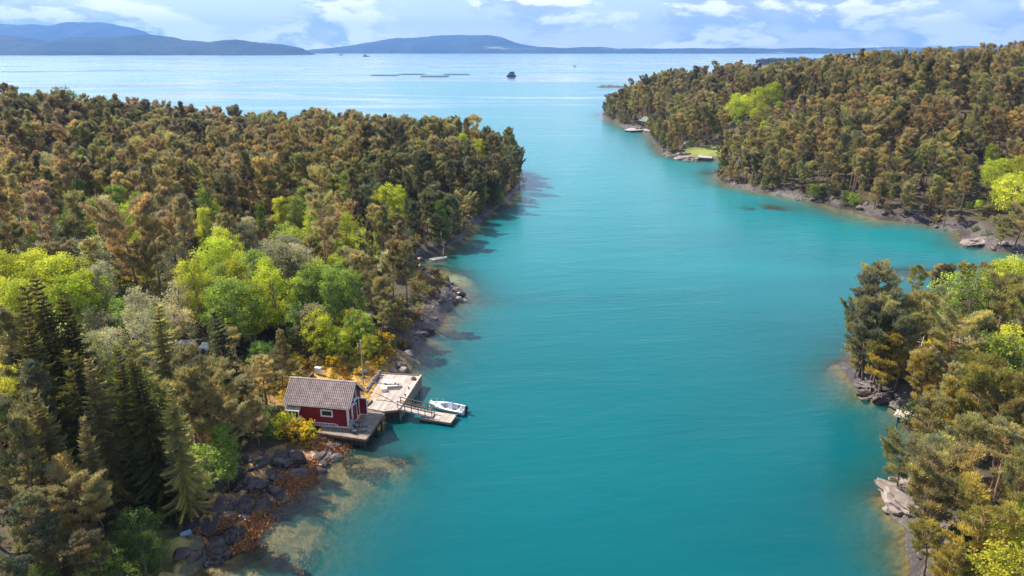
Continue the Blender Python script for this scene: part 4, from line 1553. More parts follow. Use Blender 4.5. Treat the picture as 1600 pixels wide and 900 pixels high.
# pale slip on the near right point
sl_ = empty('slipway', (48.2, 73.6, 0), R(-38))
tag(sl_, 'pale weathered timber jetty half hidden under pines on the right point', 'jetty')
b = MB()
for k in range(16):
    b.box((-2.6 + 0.34 * k, 0, 0.9), (0.31, 1.7, 0.06))
tag(b.build('planking', M['deck'], sl_), kind='stuff')
for s_ in (-1, 1):
    b = MB()
    b.beam((-2.8, s_ * 0.8, 0.8), (2.8, s_ * 0.8, 0.8), 0.14, 0.16)
    b.build('beam', M['white'], sl_)
    for x in (-2.3, 0.2, 2.5):
        b = MB()
        b.tube([(x, s_ * 0.7, -2.5), (x, s_ * 0.7, 0.8)], 0.1, 7)
        b.build('pile', M['dark_timber'], sl_)

# ================================================================== VEGETATION
def tuft(c, ax, n, ln, wd, spread, r_, base=0.5):
    """n blades fanning from each centre; c (k,3), ax (k,3) -> verts, tris"""
    k = len(c)
    d = ax[:, None, :] + r_.normal(0, spread, (k, n, 3))
    d /= np.linalg.norm(d, axis=2, keepdims=True) + 1e-9
    s = np.cross(d, r_.normal(0, 1, (k, n, 3)))
    s /= np.linalg.norm(s, axis=2, keepdims=True) + 1e-9
    l_ = (ln * r_.uniform(0.7, 1.25, (k, n, 1)))
    b = c[:, None, :] + r_.normal(0, ln * 0.22, (k, n, 3))
    mid = b + d * l_ * 0.35
    v = np.stack([mid + s * wd / 2, mid - s * wd / 2, b + d * l_, ], 2).reshape(-1, 3)
    t_ = np.arange(k * n * 3).reshape(-1, 3)
    hue = np.repeat(np.clip(base + r_.normal(0.0, 0.2, k), 0, 1), n * 3)
    return v, t_, hue


def frame_dir(az, el):
    return np.array([math.cos(az) * math.cos(el), math.sin(az) * math.cos(el), math.sin(el)])


def pine_mesh(seed, h=12.0, start=0.42, rad=2.9, nb=34, shape='round', lean=0.0, fol0=0.42, dens=1.0):
    r_ = np.random.default_rng(seed)
    tr = MB()
    np_ = 8
    bend = r_.normal(0, 0.22, (np_ + 1, 2)).cumsum(0) * 0.5
    bend -= np.linspace(0, 1, np_ + 1)[:, None] * bend[0]
    la = r_.uniform(0, 6.28)

    def axis_pt(t_):
        i = min(int(t_ * np_), np_ - 1)
        f = t_ * np_ - i
        b = bend[i] * (1 - f) + bend[i + 1] * f
        return np.array([b[0] + math.cos(la) * lean * h * t_ ** 1.5, b[1] + math.sin(la) * lean * h * t_ ** 1.5, h * t_])
    ts = np.linspace(0, 0.97, np_ + 1)
    tr.tube([axis_pt(t_) - (np.array([0, 0, 0.6]) if t_ == 0 else 0) for t_ in ts], [0.21 * (1 - 0.86 * t_) for t_ in ts], 7)
    C, A, Hb = [], [], []
    for b in range(nb):
        q = (b + r_.uniform(0, 1)) / nb
        t_ = start + (0.985 - start) * q ** 0.85
        if shape == 'round':
            pr = math.sin(math.pi * (0.17 + 0.78 * q)) ** 0.75
        elif shape == 'flat':
            pr = (0.45 + 0.75 * q) if q < 0.8 else 1.05 * (1 - (q - 0.8) / 0.42)
        elif shape == 'slim':
            pr = 0.75 * math.sin(math.pi * (0.25 + 0.68 * q))
        else:
            pr = (1 - 0.78 * q) * (0.75 + 0.5 * (q < 0.5))
        L = rad * max(0.18, pr) * r_.uniform(0.5, 1.3)
        bh = np.clip(r_.normal(0.5, 0.27), 0, 1)
        az = b * 2.399 + r_.normal(0, 0.35)
        el = R(r_.uniform(2, 22) + 30 * q)
        p0 = axis_pt(t_)
        d = frame_dir(az, el)
        kn = [p0]
        for s_ in range(1, 5):
            dd = d + np.array([0, 0, 0.10 * s_ - 0.12]) + r_.normal(0, 0.12, 3)
            kn.append(kn[-1] + dd / np.linalg.norm(dd) * L / 4)
        tr.tube(kn, [0.075 * (1 - 0.5 * q), 0.055, 0.04, 0.026, 0.012], 4, False)
        m = max(3, int(L / 0.30))
        for j in range(m):
            f = fol0 + (1 - fol0) * (j + r_.uniform(0.2, 0.8)) / m
            ii = min(int(f * 4), 3)
            p = kn[ii] + (kn[ii + 1] - kn[ii]) * (f * 4 - ii)
            for sd_ in (-1, 1):
                a2 = az + sd_ * r_.uniform(0.55, 1.35)
                tl = r_.uniform(0.3, 1.0) * (1.25 - 0.6 * f) * min(1.4, 0.55 + L / 4)
                e = p + frame_dir(a2, R(r_.uniform(2, 30))) * tl
                for g_ in (0.35, 0.7, 1.0):
                    Hb.append(bh)
                    C.append(p + (e - p) * g_ + r_.normal(0, 0.07, 3))
                    A.append(frame_dir(a2, 0.5) * 0.6 + np.array([0, 0, 0.8]))
        for _ in range(3):
            Hb.append(bh)
            C.append(kn[-1] + r_.normal(0, 0.14, 3))
            A.append(d * 0.6 + np.array([0, 0, 0.7]))
    top = axis_pt(0.98)
    for _ in range(10):
        C.append(top + r_.normal(0, 0.22, 3))
        A.append(np.array([0, 0, 1.0]))
    # a few bare dead snags under the crown
    for b in range(5):
        t_ = start * r_.uniform(0.45, 1.0)
        az = r_.uniform(0, 6.28)
        p0 = axis_pt(t_)
        tr.tube([p0, p0 + frame_dir(az, 0.1) * r_.uniform(0.5, 1.3)], [0.035, 0.01], 3, False)
    C, A = np.array(C), np.array(A)
    Hb = np.array(Hb + [0.6] * (len(C) - len(Hb)))
    v, t2, hue = tuft(C, A, int(14 * dens), 0.46, 0.095, 0.48, r_, Hb)
    return tr, v, t2, hue


def leaf_mesh(seed, h=10.0, rad=2.8, shape='oval', nclump=150, nl=26, leaf=0.26, trunk=0.16):
    r_ = np.random.default_rng(seed)
    tr = MB()
    z0 = 0.22 * h
    tr.tube([(0, 0, -0.6), (0.06, 0.05, z0), (0.1, -0.04, 0.55 * h), (0, 0.03, 0.9 * h)], [trunk, trunk * 0.8, trunk * 0.5, 0.02], 7)
    nlobe = 17
    lob = []
    for i in range(nlobe):
        q = (i + 0.5) / nlobe
        zc = h * (0.24 + 0.68 * q + r_.normal(0, 0.03))
        if shape == 'oval':
            pr = math.sin(math.pi * (0.16 + 0.74 * q)) ** 0.7
        elif shape == 'tall':
            pr = 0.66 * math.sin(math.pi * (0.2 + 0.7 * q))
        else:
            pr = 1.08 * math.sin(math.pi * (0.28 + 0.66 * q)) ** 0.6
        az = i * 2.399 + r_.normal(0, 0.3)
        o = rad * pr * r_.uniform(0.3, 0.85)
        c = np.array([math.cos(az) * o, math.sin(az) * o, zc])
        lob.append((c, rad * pr * r_.uniform(0.22, 0.52) + 0.25))
        tr.tube([(0.08 * q, 0, max(z0, zc - h * 0.25)), tuple(c * np.array([0.55, 0.55, 1]) - np.array([0, 0, h * 0.07])), tuple(c)], [trunk * 0.45, trunk * 0.3, 0.025], 4, False)
    C, A = [], []
    for k in range(nclump):
        c, rr = lob[k % nlobe]
        d = r_.normal(0, 1, 3)
        d /= np.linalg.norm(d)
        C.append(c + d * rr * r_.uniform(0.55, 1.08) * np.array([1, 1, 0.9]))
        A.append(d)
    C, A = np.array(C), np.array(A)
    k, n = len(C), nl
    base = C[:, None, :] + r_.normal(0, 0.27 * rad / 2.6, (k, n, 3)) * np.array([1, 1, 0.75])
    nr = A[:, None, :] * 0.6 + np.array([0, 0, 0.55]) + r_.normal(0, 0.6, (k, n, 3))
    nr /= np.linalg.norm(nr, axis=2, keepdims=True)
    u = np.cross(nr, r_.normal(0, 1, (k, n, 3)))
    u /= np.linalg.norm(u, axis=2, keepdims=True) + 1e-9
    w = np.cross(nr, u)
    s_ = leaf * r_.uniform(0.7, 1.25, (k, n, 1))
    v = np.stack([base - u * s_ * 0.62, base + w * s_ * 0.36, base + u * s_ * 0.62, base - w * s_ * 0.36], 2).reshape(-1, 3)
    q = np.arange(k * n * 4).reshape(-1, 4)
    t2 = np.concatenate([q[:, [0, 1, 2]], q[:, [0, 2, 3]]])
    hue = np.repeat(np.clip(r_.normal(0.5, 0.22, k), 0, 1), n * 4)
    return tr, v, t2, hue


def spruce_mesh(seed, h=15.0, rad=2.6, thin=1.0):
    r_ = np.random.default_rng(seed)
    tr = MB()
    tr.tube([(0, 0, -0.8), (0.03, 0, h * 0.5), (0, 0, h * 0.985)], [0.24, 0.13, 0.015], 7)
    V, H = [], []
    lop = 0.4 + 0.6 * ((seed * 37) % 10) / 10
    z = h * 0.07
    wi = 0
    while z < h * 0.985:
        q = z / h
        nbr = int(9 * thin) if q < 0.85 else 6
        for b in range(nbr):
            az = wi * 0.7 + b * 2 * math.pi / nbr + r_.normal(0, 0.2)
            if r_.uniform() < 0.12:
                continue
            L = (rad * (1 - q) ** (0.7 + 0.25 * lop) + 0.14) * r_.uniform(0.5, 1.25) * (1 + 0.15 * lop * math.sin(az + 4.5 * q + seed))
            el = R(-16 + 40 * q + r_.normal(0, 6))
            d = frame_dir(az, el)
            side = np.array([-math.sin(az), math.cos(az), 0])
            n = max(3, int(L / 0.15))
            f = (np.arange(n) + 0.5) / n
            droop = np.array([0, 0, -1]) * (0.24 * L * (f * (1 - 0.55 * f)))[:, None]
            p = np.array([0, 0, z]) + d * (L * f)[:, None] + droop
            hv = np.clip(r_.normal(0.5, 0.25), 0, 1)
            for sd_ in (-1, 1):
                tl = (0.16 + 0.42 * (1 - f) * min(1, L / 1.4) + 0.1)[:, None] * r_.uniform(0.7, 1.3, (n, 1))
                dd = side * sd_ + d * 0.75 + np.array([0, 0, -0.38]) + r_.normal(0, 0.14, (n, 3))
                dd /= np.linalg.norm(dd, axis=1, keepdims=True)
                wv = d * 0.085
                V.append(np.stack([p - wv, p + wv + np.array([0, 0, 0.03]), p + dd * tl], 1).reshape(-1, 3))
                H.append(np.full(n * 3, hv))
            tl = r_.uniform(0.15, 0.42, (n, 1)) * min(1, 0.35 + L / 2)
            V.append(np.stack([p - d * 0.1, p + d * 0.1, p + np.array([0, 0, -1]) * tl + r_.normal(0, .05, (n, 3))], 1).reshape(-1, 3))
            H.append(np.full(n * 3, hv * 0.8))
            tip = np.array([0, 0, z]) + d * L + np.array([0, 0, -0.24 * L * 0.45])
            V.append(np.stack([tip - side * 0.07, tip + side * 0.07, tip + d * 0.3 + np.array([0, 0, 0.08])])[None].reshape(-1, 3))
            H.append(np.full(3, hv))
        z += 0.40 * (0.75 + 0.35 * (1 - q)) * r_.uniform(0.85, 1.15)
        wi += 1
    v = np.concatenate(V)
    return tr, v, np.arange(len(v)).reshape(-1, 3), np.concatenate(H)


def shrub_mesh(seed, h=1.6, rad=1.2, nclump=34, nl=18, leaf=0.17):
    tr, v, t_, hue = leaf_mesh(seed, h, rad, 'wide', nclump, nl, leaf, 0.04)
    return tr, v, t_, hue


class Kind:
    def __init__(self, name, parts, mat, bark):
        self.name = name
        self.var = []
        for tr, v, t_, hue in parts:
            tm = tr.mesh(name + '_trunk')
            tm.materials.append(bark)
            tm.polygons.foreach_set('use_smooth', [True] * len(tm.polygons))
            cm = np_mesh(name + '_crown', v, t_, mat, dict(hue=hue))
            self.var.append((tm, cm, float(v[:, 2].max())))
        self.src = [None] * len(self.var)


PINE_FORMS = ['round crowned', 'slender', 'flat topped', 'leaning', 'open crowned', 'dense bushy', 'cone shaped', 'broad crowned']
pine = Kind('pine', [
    pine_mesh(1, 12, 0.48, 2.3, 22, 'round'),
    pine_mesh(2, 14, 0.50, 1.8, 24, 'slim'),
    pine_mesh(3, 11.5, 0.52, 2.7, 19, 'flat'),
    pine_mesh(4, 12, 0.45, 2.4, 22, 'round', 0.12),
    pine_mesh(5, 13.5, 0.56, 2.5, 16, 'flat'),
    pine_mesh(6, 10.5, 0.22, 2.5, 32, 'round'),
    pine_mesh(7, 13, 0.30, 2.5, 32, 'cone'),
    pine_mesh(8, 11, 0.28, 4.2, 25, 'flat', 0.05, 0.36),
], M['needle'], M['bark'])
LEAF_FORMS = ['oval crowned', 'tall narrow', 'rounded', 'bushy', 'loose crowned']
leafk = Kind('leafy', [
    leaf_mesh(11, 10, 2.6, 'oval', 190, 34, 0.2),
    leaf_mesh(12, 12, 3.0, 'tall', 190, 34, 0.2),
    leaf_mesh(13, 9, 3.2, 'wide', 210, 34, 0.2),
    leaf_mesh(14, 6.5, 2.5, 'wide', 150, 34, 0.19),
    leaf_mesh(15, 9.5, 2.7, 'oval', 115, 24, 0.2),
], M['leaf'], M['pale_bark'])
spr = Kind('spruce', [spruce_mesh(21, 15, 2.9), spruce_mesh(22, 16, 2.3), spruce_mesh(23, 12, 2.7, 0.8)], M['spruce'], M['bark'])
shr = Kind('shrub', [shrub_mesh(31), shrub_mesh(32, 1.3, 1.4), shrub_mesh(33, 2.2, 1.3, 40)], M['leaf'], M['timber'])

PAL = {'ochre brown': (0.46, 0.38, 0.175), 'olive green': (0.40, 0.37, 0.155), 'reddish brown': (0.42, 0.335, 0.19), 'grey green': (0.23, 0.235, 0.13),
       'dark green': (0.24, 0.22, 0.115), 'yellow olive': (0.42, 0.345, 0.095),
       'lime green': (0.56, 0.61, 0.08), 'fresh green': (0.36, 0.48, 0.11), 'pale green': (0.60, 0.57, 0.37), 'mid green': (0.14, 0.20, 0.06),
       'golden yellow': (0.75, 0.52, 0.035), 'orange brown': (0.36, 0.18, 0.035), 'blackish green': (0.105, 0.112, 0.046), 'bluish green': (0.07, 0.088, 0.066),
       'heather brown': (0.13, 0.085, 0.045)}
for _k in ('ochre brown', 'olive green', 'reddish brown', 'grey green', 'dark green', 'yellow olive'):
    pass

trees = []      # dict(kind, var, x, y, z, s, rz, tint name, tint rgb)


def add_tree(kind, var, x, y, tint, hgt=None, s=None, rz=None, z=None, jit=0.17):
    z = height(x, y) if z is None else z
    if s is None:
        s = hgt / kind.var[var][2]
    rgb = np.array(PAL[tint]) * (1 + rng.normal(0, jit)) * (1 + rng.normal(0, 0.04, 3))
    trees.append(dict(kind=kind, var=var, x=x, y=y, z=z, s=s, rz=rng.uniform(0, 6.28) if rz is None else rz, tint=tint, tilt=tuple(rng.normal(0, 0.04, 2)), w=rng.uniform(0.74, 0.92) if (kind is pine and hgt is None) else (rng.uniform(0.85, 1.15) if kind is not shr else 1.0), rgb=np.clip(rgb, 0.004, 0.8), hand=hgt is not None))


def shore_d(x, y):
    return float(max(q_[0] for q_ in land_d(np.array([x]), np.array([y]))))


def by_top(kind, var, top, tint):
    """a tree whose tip reaches the height given"""
    x, y, zt = top
    for _ in range(14):                      # roots belong on land: step inland from the water
        d0 = shore_d(x, y)
        if d0 > (0.4 if x > 20 else 1.0):
            break
        gx_, gy_ = shore_d(x + 0.5, y) - d0, shore_d(x, y + 0.5) - d0
        n_ = math.hypot(gx_, gy_) + 1e-6
        x, y = x + gx_ / n_ * 0.8, y + gy_ / n_ * 0.8
    g_ = height(x, y)
    add_tree(kind, var, x, y, tint, max(3.0, zt - g_))


# --- trees that can be told apart, by the place of their tips
for top, var in (((-42.41, 60.36, 23), 1), ((-40.41, 59.99, 21), 0), ((-42.65, 55.83, 22), 1), ((-38.96, 56.77, 17.5), 2), ((-34.36, 55.89, 18), 1), ((-32.13, 55.71, 17), 0),
                 ((-29.84, 55.04, 15.5), 0), ((-36.13, 55.18, 17), 0), ((-38.16, 70.19, 17), 2), ((-38.38, 52.31, 16), 0), ((-35.76, 51.66, 14), 1), ((-44.32, 61.02, 22), 2)):
    by_top(spr, var, top, str(rng.choice(['blackish green', 'blackish green', 'dark green'])))
by_top(spr, 2, (-29.7, 67.09, 17), 'bluish green')
for top, var, tint in (((-28.53, 78.89, 10.3), 6, 'olive green'), ((-29.72, 76.12, 8.5), 5, 'ochre brown'), ((-29.67, 62.8, 13), 7, 'ochre brown'), ((-29.67, 69.97, 9), 7, 'ochre brown'), ((-31.27, 61.8, 14), 2, 'olive green'), ((-28.12, 61.99, 10.5), 7, 'ochre brown'),
                       ((-27.21, 66.43, 7.5), 5, 'olive green'), ((-30.75, 61.01, 11), 0, 'ochre brown'), ((-35.65, 48.3, 11), 7, 'ochre brown'), ((-33.94, 48.79, 9.5), 2, 'ochre brown'), ((-39.81, 49.81, 15), 6, 'olive green'),
                       ((-36.94, 45.28, 11), 5, 'dark green'), ((-35.22, 44.92, 9), 5, 'grey green'), ((-35.19, 40.62, 9), 5, 'grey green'), ((-32.41, 44.72, 8), 5, 'dark green'),
                       ((-18.52, 97.47, 12), 7, 'ochre brown'), ((-23.1, 102.42, 14), 0, 'ochre brown'), ((-16.88, 98.55, 7.5), 5, 'ochre brown'), ((-18.66, 92.12, 9), 3, 'olive green'), 
                       ((46.05, 84.37, 17.2), 0, 'grey green'), ((43.49, 83.1, 13.5), 7, 'grey green'), ((46.46, 80.95, 13), 7, 'grey green'), ((51.17, 82.37, 15), 2, 'olive green'), ((48.41, 80.05, 12.5), 4, 'olive green'), ((44.83, 86.06, 8.5), 7, 'olive green'), ((45.73, 84.47, 6), 7, 'olive green'), ((45.44, 82.87, 14), 7, 'olive green'), ((43.94, 78.0, 10), 5, 'yellow olive'),
                       ((52.78, 78.16, 14), 7, 'olive green'), ((47.38, 74.39, 9.5), 5, 'yellow olive'), ((43.53, 63.17, 12), 6, 'yellow olive'), ((37.38, 59.9, 8.5), 7, 'olive green'), ((39.43, 60.36, 12), 0, 'olive green'), ((33.88, 51.51, 8), 7, 'olive green'),
                       ((35.82, 51.66, 11), 2, 'olive green'), ((32.28, 46.96, 7.5), 3, 'yellow olive'), ((39.89, 54.42, 12.5), 0, 'olive green'), ((32.03, 43.25, 8), 5, 'yellow olive'), ((35.5, 45.28, 11), 7, 'yellow olive'), ((46.6, 61.8, 14), 7, 'yellow olive'), ((41.55, 51.33, 13), 4, 'ochre brown'),
                       ((-2.08, 233.03, 17), 2, 'grey green'), ((0.97, 216.19, 15), 3, 'grey green'), ((-6.11, 228.37, 17.5), 0, 'dark green'), ((2.76, 203.82, 12), 4, 'grey green'), ((104.66, 143.48, 11), 7, 'olive green'), ((104.79, 147.7, 8), 5, 'olive green')):
    by_top(pine, var, top, tint)
for top, var, tint in (((-28.19, 59.9, 8.5), 1, 'fresh green'), ((-29.1, 58.33, 7), 3, 'fresh green'), ((-31.09, 48.9, 7), 0, 'mid green'), ((-29.56, 46.56, 6), 2, 'mid green'), ((-32.24, 45.04, 6), 3, 'fresh green'), ((-30.79, 55.82, 5.5), 3, 'mid green'), ((-35.06, 42.9, 6), 3, 'mid green'), ((-30.19, 44.09, 5), 3, 'mid green'),
                       ((-67.49, 95.1, 16), 2, 'lime green'), ((-64.28, 95.36, 15), 2, 'lime green'), ((-63.56, 84.97, 15), 2, 'lime green'), ((-59.29, 96.55, 14), 0, 'pale green'), ((-59.2, 89.52, 14), 0, 'lime green'), ((-54.98, 76.55, 13), 3, 'pale green'), ((-48.55, 74.08, 12), 3, 'pale green'),
                       ((-48.4, 110.22, 14), 2, 'lime green'), ((-48.68, 116.82, 14), 0, 'lime green'), ((-38.77, 100.59, 14.5), 1, 'fresh green'), ((-39.99, 98.94, 13.5), 1, 'lime green'), ((-42.67, 98.0, 13), 1, 'fresh green'), ((-36.6, 100.68, 13), 1, 'fresh green'), ((-38.8, 115.46, 13), 2, 'pale green'), ((-38.16, 109.74, 12), 0, 'pale green'),
                       ((-38.54, 120.03, 13), 2, 'lime green'), ((-30.27, 101.72, 12.5), 0, 'lime green'), ((-28.31, 101.38, 12), 0, 'fresh green'), ((-25.63, 102.42, 12.5), 1, 'fresh green'), ((-31.06, 99.09, 11.5), 0, 'lime green'), ((-27.99, 92.12, 9), 2, 'pale green'), ((-22.88, 92.78, 8), 2, 'lime green'), ((-23.85, 88.81, 6.5), 3, 'lime green'), ((-19.61, 88.97, 5.5), 3, 'lime green'),
                       ((-50.48, 88.64, 12.5), 0, 'pale green'), ((-46.85, 82.76, 11.5), 4, 'pale green'), ((-47.33, 92.84, 12.5), 4, 'pale green'), ((-47.04, 87.48, 12), 4, 'pale green'), ((-42.84, 87.48, 12), 4, 'pale green'), ((-40.7, 84.12, 11), 4, 'fresh green'), ((-30.14, 92.04, 9.5), 4, 'fresh green'), ((-21.43, 92.26, 8), 3, 'fresh green'),
                       ((62.28, 96.47, 12.5), 4, 'fresh green'), ((66.31, 95.76, 13), 4, 'fresh green'), ((69.36, 95.92, 12), 4, 'mid green'), ((73.84, 98.89, 14), 2, 'lime green'), ((64.29, 94.74, 6.5), 3, 'golden yellow'), ((55.94, 85.83, 4.5), 3, 'golden yellow'), ((58.11, 75.56, 11), 3, 'fresh green'), ((35.64, 41.29, 9), 3, 'lime green'),
                       ((103.21, 333.99, 22), 2, 'lime green'), ((107.65, 336.33, 23), 2, 'lime green'), ((108.06, 314.91, 21), 2, 'lime green'), ((106.4, 319.01, 18), 0, 'lime green'), ((105.21, 300.42, 15), 0, 'lime green'), ((102.57, 344.9, 19), 0, 'lime green'), ((101.41, 327.28, 14), 0, 'fresh green'),
                       ((138.36, 204.52, 17), 0, 'lime green'), ((131.06, 189.2, 15), 2, 'lime green'), ((134.68, 188.09, 16), 2, 'lime green'), ((123.56, 175.48, 13), 3, 'lime green'), ((121.62, 167.99, 15), 3, 'lime green'), ((151.01, 241.25, 14), 3, 'lime green'), ((83.53, 201.17, 6), 3, 'fresh green'),
                       ((-16.96, 237.69, 16.5), 1, 'lime green'), ((-10.62, 228.33, 15.5), 0, 'lime green'), ((-4.16, 232.2, 13), 0, 'yellow olive'), ((-140.84, 219.97, 15.5), 2, 'pale green'), ((-133.0, 211.68, 15), 2, 'fresh green'), ((-128.25, 211.68, 15), 2, 'fresh green'), ((-123.69, 216.19, 15), 2, 'pale green'), ((-114.16, 205.21, 14), 2, 'fresh green'), ((-118.89, 199.72, 13.5), 2, 'fresh green'), ((-129.9, 196.21, 14), 2, 'fresh green'), ((-117.89, 189.87, 12), 3, 'lime green'), ((-138.87, 201.84, 15), 2, 'pale green'), ((-87.23, 141.85, 14), 0, 'pale green'),
                       ((-82.77, 189.2, 15), 0, 'lime green'), ((-287.74, 488.3, 21), 0, 'fresh green'), ((-219.57, 407.14, 19), 4, 'fresh green'), ((-39.5, 170.88, 15), 1, 'fresh green'), ((-38.85, 138.59, 14), 0, 'fresh green'), ((-32.22, 134.23, 13), 0, 'lime green'), ((-48.49, 125.98, 13), 0, 'pale green'), ((-71.22, 125.79, 16), 0, 'lime green')):
    by_top(leafk, var, top, tint)

# groves of spring green trees
for (gx_, gy_, _z), rad_, n_, tints, vars_ in (((-39.58, 94.41, 12), 6.5, 10, ('lime green', 'lime green', 'fresh green'), (1, 0, 1)), ((-65.66, 91.26, 13), 6.5, 9, ('lime green',), (2, 0)), ((-27.53, 97.62, 10), 5, 6, ('lime green', 'fresh green'), (1, 1, 0)),
                                        ((-47.65, 88.06, 10), 9, 11, ('pale green', 'pale green', 'fresh green'), (4, 3, 0)), ((-36.52, 105.82, 11), 5, 6, ('pale green',), (0, 2)), ((-53.61, 144.96, 10), 14, 6, ('lime green', 'fresh green'), (1, 0)), ((-68.82, 140.43, 11), 18, 7, ('lime green', 'pale green', 'fresh green'), (1, 0, 4)), ((-36.52, 166.01, 10), 14, 5, ('fresh green', 'lime green'), (1, 0)), ((-53.49, 78.0, 10), 6, 5, ('pale green', 'lime green'), (3,)),
                                        ((112.18, 343.22, 15), 14, 9, ('lime green',), (0, 2)), ((139.55, 197.78, 12), 11, 7, ('lime green',), (0, 2, 3)), ((-23.24, 91.36, 5), 4, 5, ('lime green', 'lime green'), (3,)), ((-120.34, 196.21, 14), 9, 8, ('fresh green', 'pale green', 'lime green'), (0, 2))):
    for k in range(n_):
        for _ in range(20):
            a_, q_ = rng.uniform(0, 6.28), rad_ * math.sqrt(rng.uniform())
            x, y = gx_ + math.cos(a_) * q_, gy_ + math.sin(a_) * q_
            if shore_d(x, y) > 3 and all(math.hypot(t_['x'] - x, t_['y'] - y) > 2.3 for t_ in trees):
                add_tree(leafk, int(rng.choice(vars_)), x, y, str(rng.choice(tints)), hgt=rng.uniform(8, 12) * (0.62 if 3 in vars_ else 1))
                break

# yellow and orange bushes round the boathouse
for (x, y), hg, tint, var in (((-24.0, 69.6), 2.9, 'golden yellow', 2), ((-25.2, 69.3), 2.5, 'golden yellow', 0), ((-24.6, 68.4), 2.0, 'orange brown', 1), ((-23.3, 68.9), 2.6, 'golden yellow', 0), ((-22.9, 69.3), 2.3, 'lime green', 2), ((-25.9, 70.2), 2.0, 'mid green', 2),
                              ((-28.6, 81.5), 1.3, 'golden yellow', 1), ((-27.9, 83), 1.5, 'golden yellow', 1), ((-29.4, 79.4), 1.6, 'yellow olive', 0), ((-28.0, 78), 1.5, 'golden yellow', 1), ((-27.4, 85.8), 1.7, 'orange brown', 1), ((-24.0, 86.4), 1.9, 'golden yellow', 0),
                              ((-22.6, 85.4), 1.4, 'orange brown', 1), ((-21.4, 83.2), 1.3, 'orange brown', 1), ((-22.6, 81.8), 1.2, 'orange brown', 1), ((-20.4, 85.2), 1.3, 'golden yellow', 1), ((-21.0, 81.0), 1.1, 'orange brown', 0), ((-19.6, 81.6), 1.1, 'orange brown', 1), ((-22.9, 79.4), 1.1, 'orange brown', 1), ((-20.6, 79.4), 1.0, 'orange brown', 1), ((-21.8, 78.6), 1.0, 'golden yellow', 1),
                              ((-23.4, 83.8), 1.2, 'golden yellow', 1), ((-18.6, 85.6), 1.4, 'orange brown', 1), ((-18.0, 87.6), 1.7, 'golden yellow', 0), ((-17.4, 91), 1.9, 'golden yellow', 2), ((-19, 90), 2.2, 'lime green', 0), ((-18.6, 93.5), 2.4, 'golden yellow', 0), ((-16.2, 95), 1.7, 'orange brown', 1), ((-21, 88.6), 2.6, 'lime green', 2), ((-22.8, 90), 2.8, 'lime green', 0), ((-25, 89.4), 2.2, 'fresh green', 1), ((-16.0, 99), 2.0, 'yellow olive', 0), ((-15.0, 104), 1.8, 'orange brown', 1),
                              ((-26.5, 87.8), 1.6, 'orange brown', 1), ((-28.8, 86.4), 2.0, 'golden yellow', 0), ((-31, 84), 2.2, 'yellow olive', 2), ((-32, 80.5), 2.0, 'olive green', 0), ((-30.2, 76.4), 2.2, 'mid green', 2), ((-28.2, 73.6), 2.0, 'mid green', 0), ((-27.6, 71.0), 1.9, 'mid green', 2), ((-27, 68), 1.9, 'mid green', 0),
                              ((54, 84), 1.6, 'orange brown', 1), ((56.5, 86), 1.5, 'golden yellow', 0), ((58, 90), 1.6, 'golden yellow', 1), ((60, 88.5), 1.6, 'orange brown', 1), ((53.5, 80), 1.4, 'yellow olive', 0), ((62, 93), 1.8, 'golden yellow', 2)):
    add_tree(shr, var, x, y, tint, hg)

# --- the woods at large: a jittered grid over the land
def scatter(x0, x1, y0, y1, step, seed):
    r_ = np.random.default_rng(seed)
    gx, gy = np.meshgrid(np.arange(x0, x1, step), np.arange(y0, y1, step * 0.95))
    gx = gx.ravel() + r_.uniform(-.48, .48, gx.size) * step
    gy = gy.ravel() + r_.uniform(-.48, .48, gy.size) * step
    return gx, gy


tb = math.tan(R(PITCH))


def project(x, y, z):
    """bearing and slope of a point as seen by the camera, in half-widths"""
    c, s = math.cos(R(PITCH)), math.sin(R(PITCH))
    zz = np.asarray(z) - CAM_H
    fw = np.asarray(y) * c - zz * s
    return np.asarray(x) / fw * 2 * 24.77 / 36, (np.asarray(y) * s + zz * c) / fw * 2 * 24.77 / 36


